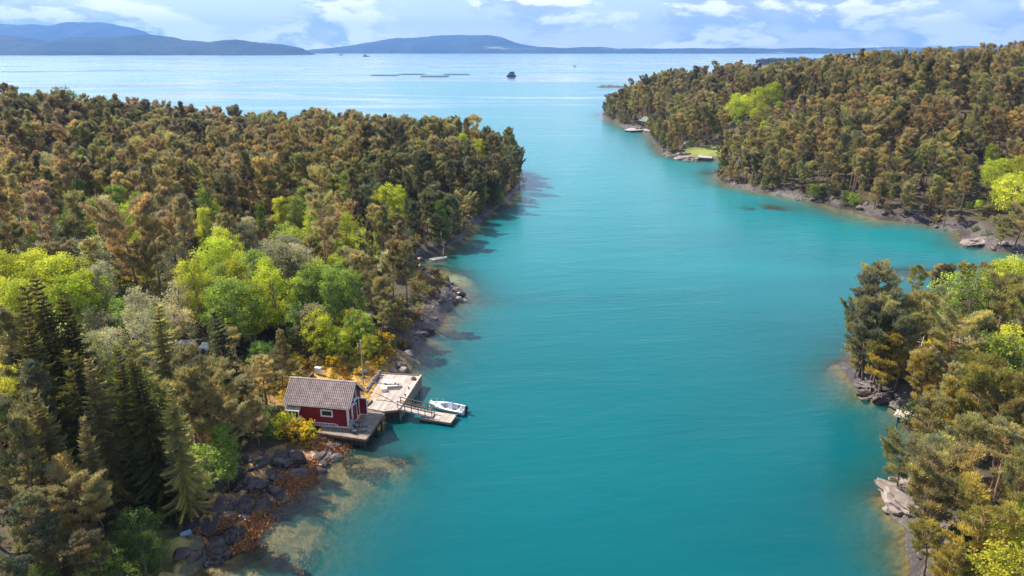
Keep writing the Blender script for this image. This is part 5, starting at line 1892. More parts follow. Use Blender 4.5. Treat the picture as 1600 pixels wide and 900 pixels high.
clear = [(-21, 77.5, 8.5, 10.5), (-25.5, 83, 6.5, 7.5), (-43, 86.8, 4.5, 4.2), (-40.3, 81.5, 2.8, 7.5), (116, 158, 15, 11), (-17, 139, 6, 11), (82, 294, 13, 10), (71, 396, 11, 13), (118, 309, 7, 5), (-30, 49.5, 3.5, 3.5), (-37, 79, 4, 3), (92, 212, 4, 2.5), (-24, 70, 5, 5.5), (-20.5, 88, 5, 5), (52, 84, 4.5, 5), (-17.0, 90, 6, 14), (-30, 76, 5.5, 8)]
hand = np.array([(t_['x'], t_['y']) for t_ in trees if t_['kind'] is not shr])
front = [(t_['x'], t_['y'], 6.0 + 0.085 * t_['y']) for t_ in trees if t_['kind'] is leafk]
front.append((-43.5, 88.5, 15.0))
FORM_W = np.array([0.2, 0.13, 0.15, 0.1, 0.12, 0.1, 0.08, 0.12])
for (x0_, x1_, y0_, y1_, st, sd_) in ((-235, 12, 34, 330, 4.0, 1), (55, 480, 140, 600, 4.5, 2), (34, 120, 36, 140, 4.1, 3)):
    gx, gy = scatter(x0_, x1_, y0_, y1_, st, sd_)
    hz_, d, nr, cb_, rk = terrain(gx, gy)
    bx_, sl2 = project(gx, gy, hz_ + 9)
    keep = (d > 0.9 + 1.0 * (gx < 0) * (gy < 70) * 7.0) & (np.abs(bx_) < 1.12) & (sl2 > -0.78)
    keep &= ~((gx > 0) & (gx < 20) & (gy < 150))
    keep &= (fbm(gx * 0.075, gy * 0.075, 2, 171) > 0.27) | (sd_ == 3)
    keep &= ~((gx < -30) & (gy > 265) & (d < 6))
    for cx, cy_, rx, ry in clear:
        keep &= ((gx - cx) / rx) ** 2 + ((gy - cy_) / ry) ** 2 > 1
    keep &= ~((d < 6) & (fbm(gx * 0.12, gy * 0.12, 2, 88) < 0.36) & ~((gx < 20) & (gy > 150)))
    keep &= ((gx + 13) / 6) ** 2 + ((gy - 118) / 13) ** 2 > 1
    gx, gy, hz_, d = gx[keep], gy[keep], hz_[keep], d[keep]
    md = np.full(gx.size, 99.0)
    for hx_, hy_ in hand:
        md = np.minimum(md, np.hypot(gx - hx_, gy - hy_))
    ok = md > np.where(gy < 100, 2.6, 2.2)
    low = np.zeros(gx.size, bool)
    for lx, ly, l_h in front:               # lower growth on the near side of the trees that stand out
        q_ = math.hypot(lx, ly)
        al = ((lx - gx) * lx + (ly - gy) * ly) / q_
        la_ = np.abs((lx - gx) * ly - (ly - gy) * lx) / q_
        ok &= ~((al > -1.5) & (al < 4.5) & (la_ < 2.7))
        low |= (al > 0) & (al < l_h) & (la_ < 3.0)
        sx_, sy_ = gx - lx, gy - ly            # and on their sunny side
        al = -sx_ * 0.9 + sy_ * 0.43
        la_ = np.abs(sx_ * 0.43 + sy_ * 0.9)
        low |= (al > 0) & (al < 8.5) & (la_ < 2.6)
    gx, gy, hz_, d, low = gx[ok], gy[ok], hz_[ok], d[ok], low[ok]
    lf = fbm(gx * 0.045, gy * 0.045, 3, 101)
    hv_ = fbm(gx * 0.07, gy * 0.07, 2, 151)
    tn = fbm(gx * 0.03, gy * 0.03, 3, 131)
    band = np.exp(-((gy - 112) / 30) ** 2) * (gx < -18) * (gx > -95)
    for i in range(gx.size):
        x, y = gx[i], gy[i]
        if low[i]:
            q_ = rng.uniform()
            if q_ < 0.45:
                add_tree(leafk, 3, x, y, str(rng.choice(['pale green', 'fresh green', 'lime green', 'mid green'], p=[.35, .3, .2, .15])), s=rng.uniform(0.45, 0.8), z=hz_[i])
            elif q_ < 0.8:
                add_tree(pine, int(rng.choice([5, 6, 2])), x, y, str(rng.choice(['ochre brown', 'olive green'])), s=rng.uniform(0.38, 0.6), z=hz_[i])
            continue
        if sd_ == 1:
            dark = x < -30 and y < 78
            pl = 0.05 + 0.30 * (lf[i] > 0.52) * (0.2 + band[i]) + 0.22 * band[i]
            if dark:
                pl = 0.12
            if y > 165:
                pl *= 0.45
        elif sd_ == 2:
            pl = 0.012 + 0.05 * (lf[i] > 0.62)
        else:
            pl = 0.05
        if rng.uniform() < pl:
            if rng.uniform() < (0.25 if not dark else 1) if sd_ == 1 else False:
                tint = 'mid green' if rng.uniform() < 0.7 else 'fresh green'
            else:
                tint = rng.choice(['lime green', 'fresh green', 'pale green'], p=[0.3, 0.28, 0.42])
            var = int(rng.integers(0, 5))
            add_tree(leafk, var, x, y, str(tint), s=rng.uniform(0.72, 1.05), z=hz_[i])
            trees[-1]['hand'] = False
            continue
        if sd_ == 1 and x < -34 and y < 82 and rng.uniform() < 0.2:
            add_tree(spr, int(rng.integers(0, 3)), x, y, 'blackish green', s=rng.uniform(0.6, 0.9), z=hz_[i])
            continue
        if sd_ == 1:
            if x < -30 and y < 75:
                p = {'dark green': .4, 'grey green': .25, 'olive green': .2, 'ochre brown': .15}
            elif d[i] < 32 and y > 140 and x > -55:
                p = {'grey green': .42, 'olive green': .38, 'dark green': .08, 'ochre brown': .12}
            elif y > 225 and x < -60:
                p = {'dark green': .25, 'reddish brown': .4, 'olive green': .35}
            elif y > 215:
                p = {'dark green': .1, 'reddish brown': .3, 'olive green': .4, 'ochre brown': .2}
            else:
                p = {'ochre brown': .36, 'olive green': .34, 'reddish brown': .22, 'dark green': .08}
        elif sd_ == 2:
            if y > 330 and x < 130:
                p = {'dark green': .18, 'olive green': .35, 'reddish brown': .47}
            else:
                p = {'reddish brown': .24, 'ochre brown': .36, 'olive green': .32, 'dark green': .08}
            if d[i] < 22:
                p = {'ochre brown': .45, 'olive green': .45, 'grey green': .1}
        else:
            p = {'yellow olive': .34, 'olive green': .34, 'ochre brown': .26, 'dark green': .06}
        ks = list(p)
        w = np.array([p[k_] for k_ in ks]) * np.exp((np.arange(len(ks)) - 1.2) * (tn[i] - 0.5) * 3)
        tint = ks[int(np.searchsorted(np.cumsum(w / w.sum()), rng.uniform()))]
        fw2 = FORM_W.copy()
        if d[i] < 9:
            fw2[[5, 7, 0]] *= 2.2
        var = int(np.searchsorted(np.cumsum(fw2 / fw2.sum()), rng.uniform()))
        s = rng.uniform(0.68, 1.25) * (0.82 if d[i] < 9 else 1.0) * (0.92 if sd_ == 3 else 1.0)
        s *= 0.82 + 0.42 * float(hv_[i])
        if sd_ == 3:                         # lower towards the back shore
            s = min(s, max(0.3, (42.5 - 0.30 * y - hz_[i]) / pine.var[min(var, 7)][2]))
        if sd_ == 1 and gauss(x, y, -20, 121, 8, 12) > 0.35:
            s *= 0.6
        if sd_ == 1 and gauss(x, y, -33, 86, 7, 7) > 0.35:
            s *= 0.6
        if sd_ == 2 and y < 172 and x < 150:
            s *= 0.6
        add_tree(pine, min(var, 7), x, y, tint, s=s, z=hz_[i])

# bushy trees leaning out over the water's edge
for poly, ylo, yhi, st in ((LEFT, 128, 260, 1.7), (LEFT, 40, 66, 3.2), (RIGHT, 150, 470, 1.7), (POINT, 40, 132, 2.2)):
    for i in range(len(poly) - 1):
        a, b = Vector(poly[i]), Vector(poly[i + 1])
        if not (ylo < (a.y + b.y) / 2 < yhi) or max(abs(a.x), abs(b.x)) > 190:
            continue
        L_ = (b - a).length
        n_ = max(1, int(L_ / st))
        nn = Vector((-(b - a).y, (b - a).x)).normalized()
        for k in range(n_):
            off = rng.uniform(0.3, 2.0) + (5.0 if poly is LEFT and ylo == 40 else 0)
            p = a.lerp(b, (k + rng.uniform(0.1, 0.9)) / n_)
            q = p + nn * off
            if shore_d(q.x, q.y) < 0.25:
                q = p - nn * off
            if shore_d(q.x, q.y) < 0.25 or any(((q.x - cx) / rx) ** 2 + ((q.y - cy_) / ry) ** 2 < 1 for cx, cy_, rx, ry in clear) or ((q.x + 13) / 6) ** 2 + ((q.y - 118) / 13) ** 2 < 1:
                continue
            if rng.uniform() < 0.22 and gauss(q.x, q.y, 37, 57, 5, 6) < 0.3:
                continue
            if gauss(q.x, q.y, 37, 57, 4, 6) > 0.4 or gauss(q.x, q.y, 112, 156, 12, 10) > 0.3 or gauss(q.x, q.y, 70, 290, 9, 9) > 0.4:
                continue
            if poly is LEFT and ylo == 40:
                add_tree(shr, int(rng.integers(0, 3)), q.x, q.y, 'mid green', s=rng.uniform(0.7, 1.3))
            elif rng.uniform() < 0.3:
                add_tree(shr, int(rng.integers(0, 3)), q.x, q.y, str(rng.choice(['mid green', 'olive green', 'heather brown'])), s=rng.uniform(0.8, 1.6))
            elif rng.uniform() < 0.2:
                add_tree(leafk, 3, q.x, q.y, 'mid green' if rng.uniform() < 0.6 else 'fresh green', s=rng.uniform(0.45, 0.75))
            else:
                tn_ = str(rng.choice(['grey green', 'olive green', 'ochre brown', 'dark green'], p=[.45, .3, .1, .15])) if poly is LEFT else str(rng.choice(['olive green', 'ochre brown', 'grey green'], p=[.5, .3, .2]))
                add_tree(pine, int(rng.choice([5, 5, 7, 3])), q.x, q.y, tn_, s=rng.uniform(0.45, 0.9) if not (poly is POINT and q.y > 96) else rng.uniform(0.25, 0.42))

# far islet with its own pines
islet_c = (835, 2180)
ix_, iy_ = np.meshgrid(np.linspace(-150, 150, 61), np.linspace(-70, 70, 29))
ih = 9 * np.clip(1 - (ix_ / 140) ** 2 - (iy_ / 62) ** 2, -0.35, 1) ** 1 + (fbm(ix_ / 14, iy_ / 14, 4, 66) - 0.5) * 7
ih = np.where(ih > 0, ih * 0.75, ih)
me = np_mesh('islet', np.stack([ix_ + islet_c[0], iy_ + islet_c[1], ih], -1).reshape(-1, 3), grid_quads(61, 29), M['rock_dark'], None, True, True)
tag(link('islet', me), kind='structure')
for k in range(420):
    a, q = rng.uniform(0, 6.28), math.sqrt(rng.uniform()) * 0.86
    x, y = math.cos(a) * 140 * q, math.sin(a) * 62 * q
    z = 9 * max(0, 1 - q * q) * 0.75
    if z < 1.2:
        continue
    add_tree(pine, int(rng.choice([5, 7, 6, 5])), islet_c[0] + x, islet_c[1] + y, 'dark green', s=rng.uniform(0.75, 1.25), z=z - 0.4)
ix_, iy_ = np.meshgrid(np.linspace(-22, 22, 45), np.linspace(-9, 9, 19))
ih = 2.6 * np.clip(1 - (ix_ / 20) ** 2 - (iy_ / 7.5) ** 2, -0.6, 1) + (fbm(ix_ / 5, iy_ / 5, 4, 77) - 0.5) * 2.4
me = np_mesh('skerry', np.stack([ix_ + 117, iy_ + 866, ih], -1).reshape(-1, 3), grid_quads(45, 19), M['rock'], None, True, True)
tag(link('skerry', me), kind='structure')

# the parked car can be glimpsed: nothing tall stands right below it on the slope
def hides_car(t_):
    ax_, ay_ = t_['x'] + 43.5, t_['y'] - 88.5
    al_, la_ = ax_ * 0.44 - ay_ * 0.90, abs(ax_ * 0.90 + ay_ * 0.44)
    return -1.5 < al_ < 18 and la_ < 1.6 + 1.1 * t_['s'] and t_['z'] + t_['kind'].var[t_['var']][2] * t_['s'] > 3.9 + 0.42 * max(0, al_)


trees = [t_ for t_ in trees if not hides_car(t_)]

# --- undergrowth and weed ---------------------------------------------------
LAND = {
    'beside the red boathouse': (-24, 80), 'above the rowing boat cove': (-24, 146), "at the wooded headland's outer tip": (-2, 232), "on the wooded headland's crest": (-28, 222),
    "above the wooded headland's cliff": (-12, 188), 'around the parked car': (-43, 87), 'above the near left rocks': (-31, 50), 'above the rocky spit': (-18, 118),
    'on the dark spruce slope': (-52, 62), 'on the left skyline ridge': (-175, 235), 'in the saddle left of the headland': (-75, 225), 'behind the bright birches': (-58, 140),
    'among the bright birches': (-48, 112), 'on the far left hillside': (-120, 170), 'left of the bright birches': (-72, 100), 'in the wood above the boathouse': (-28, 105), 'in the mid left wood': (-60, 175), 'between saddle and cove': (-40, 175),
    'behind the far green boathouse': (88, 410), 'at the outer end of the peninsula': (80, 460), 'above the mown grass landing': (95, 310), 'on the rocky shore across the strait': (80, 232), 'above the shallow bay across the strait': (105, 195),
    'by the rock spit across the strait': (120, 165), 'high on the right hillside': (240, 330), 'on the right skyline ridge': (230, 420), "in the peninsula's middle wood": (140, 340), "on the peninsula's lower slope": (130, 250), 'on the right hillside above the bay': (170, 225), 'on the peninsula crest': (150, 450),
    "at the right point's outer tip": (52, 90), 'above the pale rock on the right point': (42, 60), 'above the timber jetty on the right point': (52, 76), "in the right point's wood": (64, 80), "on the right point's back shore": (75, 105), 'at the lower corner of the right point': (42, 48), 'on the small islet': (835, 2180)}
lk = list(LAND)
lp = np.array([LAND[k_] for k_ in lk], float)
ORD = [w_ + ' from left' for w_ in ('second third fourth fifth sixth seventh eighth ninth tenth eleventh twelfth thirteenth fourteenth fifteenth sixteenth seventeenth eighteenth nineteenth twentieth '
       'twenty-first twenty-second twenty-third twenty-fourth twenty-fifth twenty-sixth twenty-seventh twenty-eighth twenty-ninth thirtieth').split()]
ORD = ['leftmost'] + ORD


def place_of(x, y):
    i = int(np.argmin(np.hypot(lp[:, 0] - x, lp[:, 1] - y) / np.where(lp[:, 1] > 200, 1.4, 1.0)))
    return lk[i]


def materialise(kind, objname, word, cat, forms, limit, stuffname, grp, minpx=0.0):
    mine = [t_ for t_ in trees if t_['kind'] is kind]
    for t_ in mine:
        hh_ = kind.var[t_['var']][2] * t_['s']
        u, v = project(t_['x'], t_['y'], t_['z'] + hh_ * 0.8)
        dist = math.sqrt(t_['x'] ** 2 + t_['y'] ** 2 + (CAM_H - t_['z']) ** 2)
        t_['size'] = hh_ / dist if (abs(u) < 1.0 and -0.58 < v < 0.6) else hh_ / dist * 0.001
        t_['u'] = float(u)
        t_['h'] = hh_
    mine.sort(key=lambda t_: -t_['size'])
    ind, rest = mine[:limit], mine[limit:]
    rest += [t_ for t_ in ind if t_['size'] < minpx]
    ind = [t_ for t_ in ind if t_['size'] >= minpx]
    labs = {}
    for t_ in ind:
        pl = place_of(t_['x'], t_['y'])
        hm = t_['h'] / np.mean([k_[2] for k_ in kind.var])
        sz = 'tall ' if hm > 1.08 else ('low ' if hm < 0.78 else '')
        labs.setdefault((sz + t_['tint'], forms[t_['var']] if forms else '', pl), []).append(t_)
    for (a, f_, pl), ts in labs.items():
        ts.sort(key=lambda t_: t_['u'])
        for i, t_ in enumerate(ts):
            base = ' '.join(w_ for w_ in (a, f_, word, pl) if w_)
            if len(base.split()) > 13:
                base = ' '.join(w_ for w_ in (a, f_.split(' ')[0], word.split(' ')[-1], pl) if w_)
            t_['label'] = base if len(ts) == 1 else (ORD[min(i, 29)] + ' ' + base)
    for t_ in ind:
        tm, cm, _h = kind.var[t_['var']]
        r = bpy.data.objects.new(objname, None)
        COL.objects.link(r)
        r.location = (t_['x'], t_['y'], t_['z'] - 0.1)
        r.rotation_euler = (t_['tilt'][0], t_['tilt'][1], t_['rz'])
        r.scale = (t_['s'] * t_['w'], t_['s'] * t_['w'], t_['s'])
        tag(r, t_['label'], cat, grp)
        a = link('trunk' if kind is not shr else 'stems', tm, r)
        b = link('crown' if kind is not shr else 'foliage', cm, r)
        b['tint'] = [float(q) for q in t_['rgb']]
        if kind.src[t_['var']] is None:
            kind.src[t_['var']] = (a, b)
    if not rest:
        return
    instance_stuff(stuffname, kind, rest)


def instance_stuff(name, kind, items):
    items = [t_ for t_ in items if kind.src[t_['var']] is not None]
    me_ = bpy.data.meshes.new(name)
    me_.from_pydata([(t_['x'], t_['y'], t_['z'] - 0.1) for t_ in items], [], [])
    at1 = me_.attributes.new('tint', 'FLOAT_VECTOR', 'POINT')
    at1.data.foreach_set('vector', np.array([t_['rgb'] for t_ in items], np.float32).ravel())
    at2 = me_.attributes.new('spin', 'FLOAT_VECTOR', 'POINT')
    at2.data.foreach_set('vector', np.array([(*t_.get('tilt', (0, 0)), t_['rz']) for t_ in items], np.float32).ravel())
    at3 = me_.attributes.new('size', 'FLOAT_VECTOR', 'POINT')
    at3.data.foreach_set('vector', np.array([(t_['s'] * t_.get('w', 1), t_['s'] * t_.get('w', 1), t_['s']) for t_ in items], np.float32).ravel())
    at4 = me_.attributes.new('form', 'INT', 'POINT')
    at4.data.foreach_set('value', np.array([t_['var'] for t_ in items], np.int32))
    o = tag(link(name, me_), kind='stuff')
    g = bpy.data.node_groups.new(name, 'GeometryNodeTree')
    g.interface.new_socket('Geometry', in_out='INPUT', socket_type='NodeSocketGeometry')
    g.interface.new_socket('Geometry', in_out='OUTPUT', socket_type='NodeSocketGeometry')
    gi, go = g.nodes.new('NodeGroupInput'), g.nodes.new('NodeGroupOutput')
    jn = g.nodes.new('GeometryNodeJoinGeometry')

    def named(nm, dt):
        n = g.nodes.new('GeometryNodeInputNamedAttribute')
        n.data_type = dt
        n.inputs['Name'].default_value = nm
        return next(s_ for s_ in n.outputs if s_.enabled and s_.name == 'Attribute')
    for k_, src in enumerate(kind.src):
        if src is None:
            continue
        j2 = g.nodes.new('GeometryNodeJoinGeometry')
        for ob in src:
            oi = g.nodes.new('GeometryNodeObjectInfo')
            oi.transform_space = 'ORIGINAL'
            oi.inputs['Object'].default_value = ob
            g.links.new(oi.outputs['Geometry'], j2.inputs[0])
        ip = g.nodes.new('GeometryNodeInstanceOnPoints')
        cmp_ = g.nodes.new('FunctionNodeCompare')
        cmp_.data_type = 'INT'
        cmp_.operation = 'EQUAL'
        ins = [s_ for s_ in cmp_.inputs if s_.enabled]
        g.links.new(named('form', 'INT'), ins[0])
        ins[1].default_value = k_
        g.links.new(cmp_.outputs[0], ip.inputs['Selection'])
        g.links.new(gi.outputs[0], ip.inputs['Points'])
        g.links.new(j2.outputs[0], ip.inputs['Instance'])
        g.links.new(named('spin', 'FLOAT_VECTOR'), ip.inputs['Rotation'])
        g.links.new(named('size', 'FLOAT_VECTOR'), ip.inputs['Scale'])
        g.links.new(ip.outputs[0], jn.inputs[0])
    g.links.new(jn.outputs[0], go.inputs[0])
    md_ = o.modifiers.new('scatter', 'NODES')
    md_.node_group = g
    return o


materialise(pine, 'pine_tree', 'pine', 'pine tree', PINE_FORMS, 290, 'pine_forest', 'pines of the wooded shores')
materialise(leafk, 'leafy_tree', 'leafy tree', 'leafy tree', LEAF_FORMS, 280, 'leafy_wood', 'spring green trees of the wooded shores', 0.004)
materialise(spr, 'spruce_tree', 'spruce', 'spruce tree', ['broad', 'narrow', 'open'], 200, 'spruce_wood', 'spruces on the left shore', 0.004)
materialise(shr, 'bush', 'bush', 'bush', ['rounded', 'spreading', 'upright'], 200, 'low_bushes', 'bushes by the shore', 0.0)

# undergrowth under the trees
ug = []
for (x0_, x1_, y0_, y1_, st, sd_) in ((-130, 8, 36, 240, 2.3, 41), (60, 190, 145, 420, 3.6, 42), (35, 90, 40, 120, 2.0, 43)):
    gx, gy = scatter(x0_, x1_, y0_, y1_, st, sd_)
    hz_, d, nr, cb_, rk = terrain(gx, gy)
    bx_, sl2 = project(gx, gy, hz_)
    keep = (d > 2.6 + 3.2 * (gx < 0) * (gy < 68)) & (np.abs(bx_) < 1.06) & (sl2 > -0.66) & (fbm(gx * 0.15, gy * 0.15, 2, 61) > 0.36)
    keep &= ((gx + 21) / 7.5) ** 2 + ((gy - 77.5) / 9.5) ** 2 > 1
    keep &= ((gx + 25) / 2.4) ** 2 + ((gy - 82) / 5) ** 2 > 1
    keep &= ((gx + 43.5) / 3.4) ** 2 + ((gy - 88) / 2.6) ** 2 > 1
    keep &= ((gx - 80) / 10) ** 2 + ((gy - 293) / 9) ** 2 > 1
    keep &= ((gx - 75) / 7) ** 2 + ((gy - 402) / 7) ** 2 > 1
    for x, y, z in zip(gx[keep], gy[keep], hz_[keep]):
        tint = rng.choice(['heather brown', 'olive green', 'mid green', 'ochre brown', 'dark green', 'yellow olive'], p=[.27, .2, .2, .13, .1, .1])
        rgb = np.array(PAL[str(tint)]) * (1 + rng.normal(0, .2))
        ug.append(dict(x=x, y=y, z=z, s=rng.uniform(0.5, 1.15), rz=rng.uniform(0, 6.28), var=int(rng.integers(0, 3)), rgb=np.clip(rgb, 0.004, 0.8)))
instance_stuff('undergrowth', shr, ug)

# bladderwrack on the tidal shelf: one mat of little fronds
gx = rng.uniform(-29, -7, 110000)
gy = rng.uniform(40, 74, 110000)
hz_, d, nr, cb_, rk = terrain(gx, gy)
wv = fbm(gx * 0.42, gy * 0.42, 3, 64)
keep = (d > -7.5) & (d < 5.6) & (hz_ > -1.15) & (hz_ < 0.95) & (wv > np.where(hz_ < -0.1, 0.54, 0.545)) & (nr + (gy < 66) * (gx < -5) + gauss(gx, gy, -18, 66, 5, 4) > 0.3)
gx, gy, hz_ = gx[keep][:26000], gy[keep][:26000], hz_[keep][:26000]
c_ = np.stack([gx, gy, hz_ + 0.03], -1)
v_, t2_, hue_ = tuft(c_, np.tile([0.2, -0.2, 0.35], (len(c_), 1)), 3, 0.30, 0.16, 0.8, rng)
v_[:, 2] = np.maximum(v_[:, 2], np.repeat(hz_, 9) + 0.01)
mwk, t = new_mat('bladderwrack')
hv = N(t, 'ShaderNodeAttribute', attribute_name='hue').outputs['Fac']
out(t, pbsdf(t, mixc(t, hv, (0.17, 0.07, 0.03), (0.56, 0.28, 0.10)), 0.6))
me = np_mesh('seaweed', v_, t2_, mwk, dict(hue=hue_))
tag(link('seaweed', me), kind='stuff')

# --- boulders along the shores
rocks = [stone_mesh(100 + s, 2) for s in range(6)]
rock_sets = {}
for nm in ('rock', 'rock_dark', 'rock_pale'):
    rock_sets[nm] = []
    for me_ in rocks:
        c = me_.copy()
        c.materials.append(M[nm])
        rock_sets[nm].append(c)
RW = {'rock': 'grey', 'rock_dark': 'dark wet', 'rock_pale': 'pale pinkish'}
RP = {'on the near left tidal shore': (-25, 54), 'below the boathouse deck': (-20, 67), 'beside the landing stage': (-16, 88), 'on the shore above the landing stage': (-14, 102), 'on the rocky spit': (-12, 119), 'in the rowing boat cove': (-19, 137),
      "at the foot of the headland cliff": (-10, 170), 'on the headland shore': (0, 215), "on the right point's tip": (49, 84), 'on the pale rock of the right point': (36, 57), 'on the grey rock spit across the strait': (106, 155), 'on the shore across the strait': (85, 210), 'beside the mown grass landing': (72, 292), 'by the far green boathouse': (66, 395)}
rpk = list(RP)
rpp = np.array([RP[k_] for k_ in rpk], float)
bl_ = []
for poly, n_, ylo, yhi in ((LEFT, 130, 44, 150), (RIGHT, 60, 147, 420), (POINT, 34, 47, 92)):
    seg = [(Vector(poly[i]), Vector(poly[i + 1])) for i in range(len(poly) - 1) if ylo < poly[i][1] < yhi and ylo < poly[i + 1][1] < yhi]
    ln_ = np.array([max(1.0, (b - a).length / (30 + (a.y))) for a, b in seg])
    for k in range(n_):
        a, b = seg[int(np.searchsorted(np.cumsum(ln_ / ln_.sum()), rng.uniform() * 0.9999))]
        p = a.lerp(b, rng.uniform())
        nn = Vector((-(b - a).y, (b - a).x)).normalized() * rng.uniform(-0.4, 3.6)
        q = p + nn
        z, d_, *_r = terrain(np.array([q.x]), np.array([q.y]))
        if d_[0] < -0.6:
            q = p - nn
            z, d_, *_r = terrain(np.array([q.x]), np.array([q.y]))
        if z[0] < -0.5 or ((q.x + 18.7) / 4.2) ** 2 + ((q.y - 77) / 8) ** 2 < 1:
            continue
        bl_.append((q.x, q.y, float(z[0]), d_[0]))
byl = {}
for (x, y, z, d_) in bl_:
    dist = math.hypot(x, y)
    s = rng.uniform(0.3, 0.95) * (0.85 + dist / 260)
    special = min(math.hypot(x - 37, y - 58) / 6, math.hypot(x + 13, y - 118) / 10, math.hypot(x - 108, y - 155) / 9, math.hypot(x - 72, y - 290) / 12, math.hypot(x + 15, y - 89) / 5) < 1
    mt_ = 'rock_dark' if (z < 0.7 and rng.uniform() < 0.6) or (x < -22 and y < 66 and rng.uniform() < 0.7) else ('rock_pale' if special and rng.uniform() < 0.6 else 'rock')
    o = link('boulder', rock_sets[mt_][int(rng.integers(0, 6))])
    o.location = (x, y, z - s * 0.05)
    o.scale = (s * rng.uniform(0.9, 1.5), s * rng.uniform(0.7, 1.1), s * rng.uniform(0.45, 0.75))
    o.rotation_euler = (rng.uniform(-.25, .25), rng.uniform(-.25, .25), rng.uniform(0, 6.28))
    pl = rpk[int(np.argmin(np.hypot(rpp[:, 0] - x, rpp[:, 1] - y)))]
    sz = 'big' if s > 1.0 else ('small' if s < 0.6 else 'middling')
    byl.setdefault(f'{sz} {RW[mt_]} boulder {pl}', []).append((float(project(x, y, z)[0]), o))
for base, lst in byl.items():
    lst.sort(key=lambda q: q[0])
    for i, (u_, o) in enumerate(lst):
        tag(o, base if len(lst) == 1 else ORD[min(i, 29)] + ' ' + base, 'boulder', 'boulders along the shores')

def outcrop_mesh(seed, mat):
    me_ = stone_mesh(seed, 4)
    n_ = len(me_.vertices)
    co = np.empty(n_ * 3, np.float32)
    me_.vertices.foreach_get('co', co)
    co = co.reshape(-1, 3)
    a_ = (fbm(co[:, 0] * 3.1 + seed, co[:, 1] * 1.6 + co[:, 2] * 2.2, 4, seed) - 0.5)
    b_ = np.abs(2 * fbm(co[:, 0] * 5 + co[:, 2] * 3, co[:, 1] * 2.4 + seed, 3, seed + 5) - 1)
    co *= (1 + 0.42 * a_ - 0.20 * (b_ < 0.12))[:, None]
    me_.vertices.foreach_set('co', co.ravel())
    me_.update()
    me_.materials.append(mat)
    return me_


# big slab of pale rock at the right point's lower edge and dark outcrops at its tip
for (x, y), sc, mt_, rz, lab in (((37.7, 57.6), (2.0, 3.8, 1.5), 'rock_pale', 0.32, 'long pale pink rock slab sloping into the water below the right pines'), ((40.2, 61.2), (1.4, 1.8, 0.7), 'rock_pale', 1.0, 'shorter pale rock slab at the inner end of the long slab'),
                                 ((46.0, 82.0), (1.5, 2.2, 1.5), 'rock', 0.5, 'dark upright outcrop under the pine at the tip of the right point'), ((46.9, 79.6), (1.6, 1.9, 1.2), 'rock', 1.9, 'dark blocky outcrop just in front of the tip of the right point'), ((48.2, 78.2), (1.3, 1.5, 0.9), 'rock', 0.2, 'lower dark outcrop nearest the small jetty on the right point'),
                                 ((-26.0, 50.6), (1.6, 1.1, 0.7), 'rock_dark', 0.4, 'jagged black ledge at the lowest edge of the near left shore'), ((-25.2, 53.6), (2.0, 1.2, 0.8), 'rock_dark', 0.9, 'second jagged black ledge up from the lower edge of the near left shore'),
                                 ((-26.4, 56.2), (2.3, 1.3, 1.0), 'rock_dark', 0.7, 'long black ledge under the near left spruces'), ((-24.2, 58.0), (1.7, 1.0, 0.6), 'rock_dark', 1.2, 'black ledge among orange weed on the near left shore'), ((-25.6, 60.2), (2.4, 1.4, 1.1), 'rock_dark', 0.8, 'broad black ledge at the foot of the dark bank'),
                                 ((-22.6, 62.6), (1.8, 1.0, 0.6), 'rock', 0.6, 'brown grey ledge in the tidal weed below the boathouse'), ((-23.6, 65.0), (2.2, 1.2, 0.9), 'rock_dark', 0.9, 'dark ledge below the golden bushes'), ((-20.6, 66.6), (1.5, 1.0, 0.5), 'rock', 0.2, 'low brown grey ledge in front of the deck'),
                                 ((-12.6, 114.5), (2.6, 1.8, 0.9), 'rock_pale', 0.9, 'pale pink ledge on the near side of the rocky spit'), ((-11.3, 119.5), (2.4, 2.0, 0.8), 'rock_pale', 0.3, 'pale pink ledge at the outer edge of the rocky spit'), ((-13.6, 123.0), (2.2, 1.6, 0.9), 'rock', 1.3, 'grey ledge on the far side of the rocky spit'),
                                 ((106.5, 155.5), (4.8, 3.0, 1.0), 'rock_pale', 0.5, 'broad grey pink rock spit across the strait by the inlet'), ((110.5, 152.0), (3.6, 2.6, 0.9), 'rock', 0.1, 'grey rock ledge beside the broad spit across the strait'),
                                 ((70.5, 287.5), (6.5, 4.5, 1.7), 'rock_pale', 2.2, 'rounded pale rock hump at the edge of the mown grass landing'), ((66.5, 296.5), (4.2, 5.5, 1.5), 'rock', 0.2, 'grey rock hump on the shore left of the mown grass')):
    o = link('rock_outcrop', outcrop_mesh(int(rng.integers(0, 999)), M[mt_]))
    o.location = (x, y, max(0.0, height(x, y)) * 0.6)
    o.scale = sc
    o.rotation_euler = (0.08, -0.06, rz)
    tag(o, lab, 'rock', 'bare rocks on the shores')

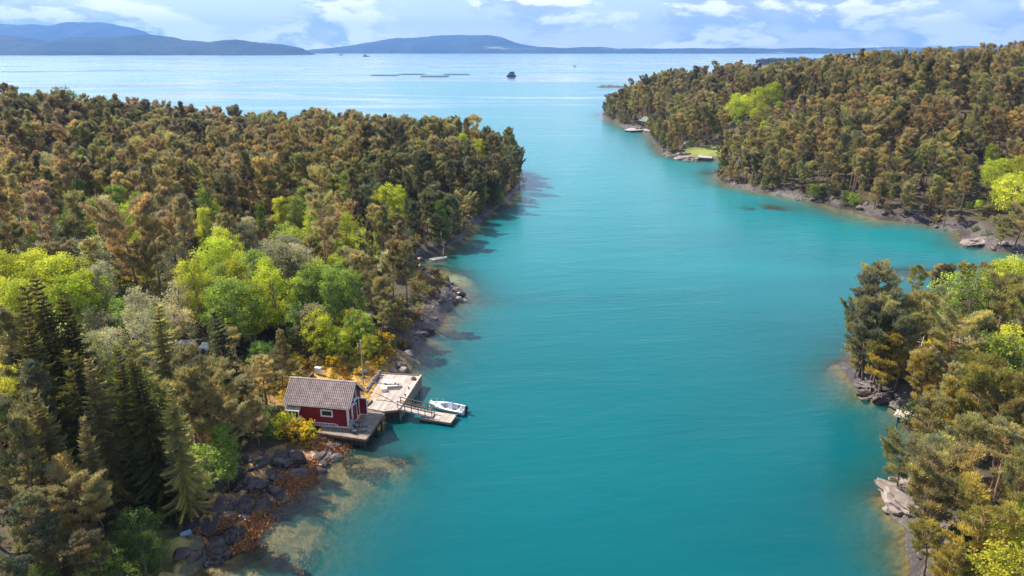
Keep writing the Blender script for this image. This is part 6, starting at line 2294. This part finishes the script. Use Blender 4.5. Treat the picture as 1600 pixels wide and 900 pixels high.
# --- dead wood
def snag(loc, pts, rad, lab, twigs=5, seed=1):
    r_ = random.Random(seed)
    r = empty('dead_tree', loc, 0)
    tag(r, lab, 'dead tree')
    b_ = MB()
    P_ = [Vector(p) for p in pts]
    b_.tube(P_, [rad * (1 - 0.8 * i / (len(P_) - 1)) for i in range(len(P_))], 6)
    b_.build('trunk', M['dead_wood'], r)
    for k_ in range(twigs):
        f = r_.uniform(0.35, 0.95) * (len(P_) - 1)
        i = min(int(f), len(P_) - 2)
        p = P_[i].lerp(P_[i + 1], f - i)
        d_ = Vector((r_.uniform(-1, 1), r_.uniform(-1, 1), r_.uniform(-.2, .9))).normalized()
        b_ = MB()
        b_.tube([p, p + d_ * 0.6, p + d_ * 1.3 + Vector((0, 0, r_.uniform(-.1, .3)))], [rad * .4, rad * .28, rad * .1], 4)
        b_.build('branch', M['dead_wood'], r)


snag((77.5, 218.5, height(77.5, 218.5)), [(0, 0, -0.3), (0.2, 0, 1.2), (0.5, 0.1, 2.6), (0.7, 0, 3.8)], 0.13, 'bleached leaning snag standing on the shore across the strait', 3, 2)
snag((-14.9, 146, 0.6), [(0, 0, -0.5), (0.3, 0.2, 1.4), (-0.1, 0.1, 2.6), (-0.3, 0.3, 4.0)], 0.14, 'thin bare snag rising beside the moored rowing boat', 4, 3)
sxy = (50.17, 84.97, 3.5)
snag((sxy[0], sxy[1], height(sxy[0], sxy[1]) + 0.6), [(-3.0, -0.5, 0.2), (-1.4, 0, 0.5), (0.6, 0.3, 0.9), (2.4, 0.9, 1.7)], 0.16, 'bleached fallen trunk under the pines at the tip of the right point', 7, 4)
sxy = (52.25, 83.37, 3.5)
snag((sxy[0], sxy[1], height(sxy[0], sxy[1]) + 0.3), [(-1.6, -1.2, 0.1), (0, 0, 0.7), (1.2, 1.4, 1.5), (1.9, 2.4, 2.6)], 0.13, 'bleached forked branch beside the trunk of the right point pine', 6, 5)
sxy = (36.93, 44.31, 6)
snag((sxy[0], sxy[1], height(sxy[0], sxy[1]) + 1.5), [(-2.6, -0.6, 0.3), (-0.6, 0, 0.8), (1.2, 0.4, 1.2), (3.0, 0.5, 2.2)], 0.15, 'tangled bleached windfall at the lower right corner of the wood', 10, 6)
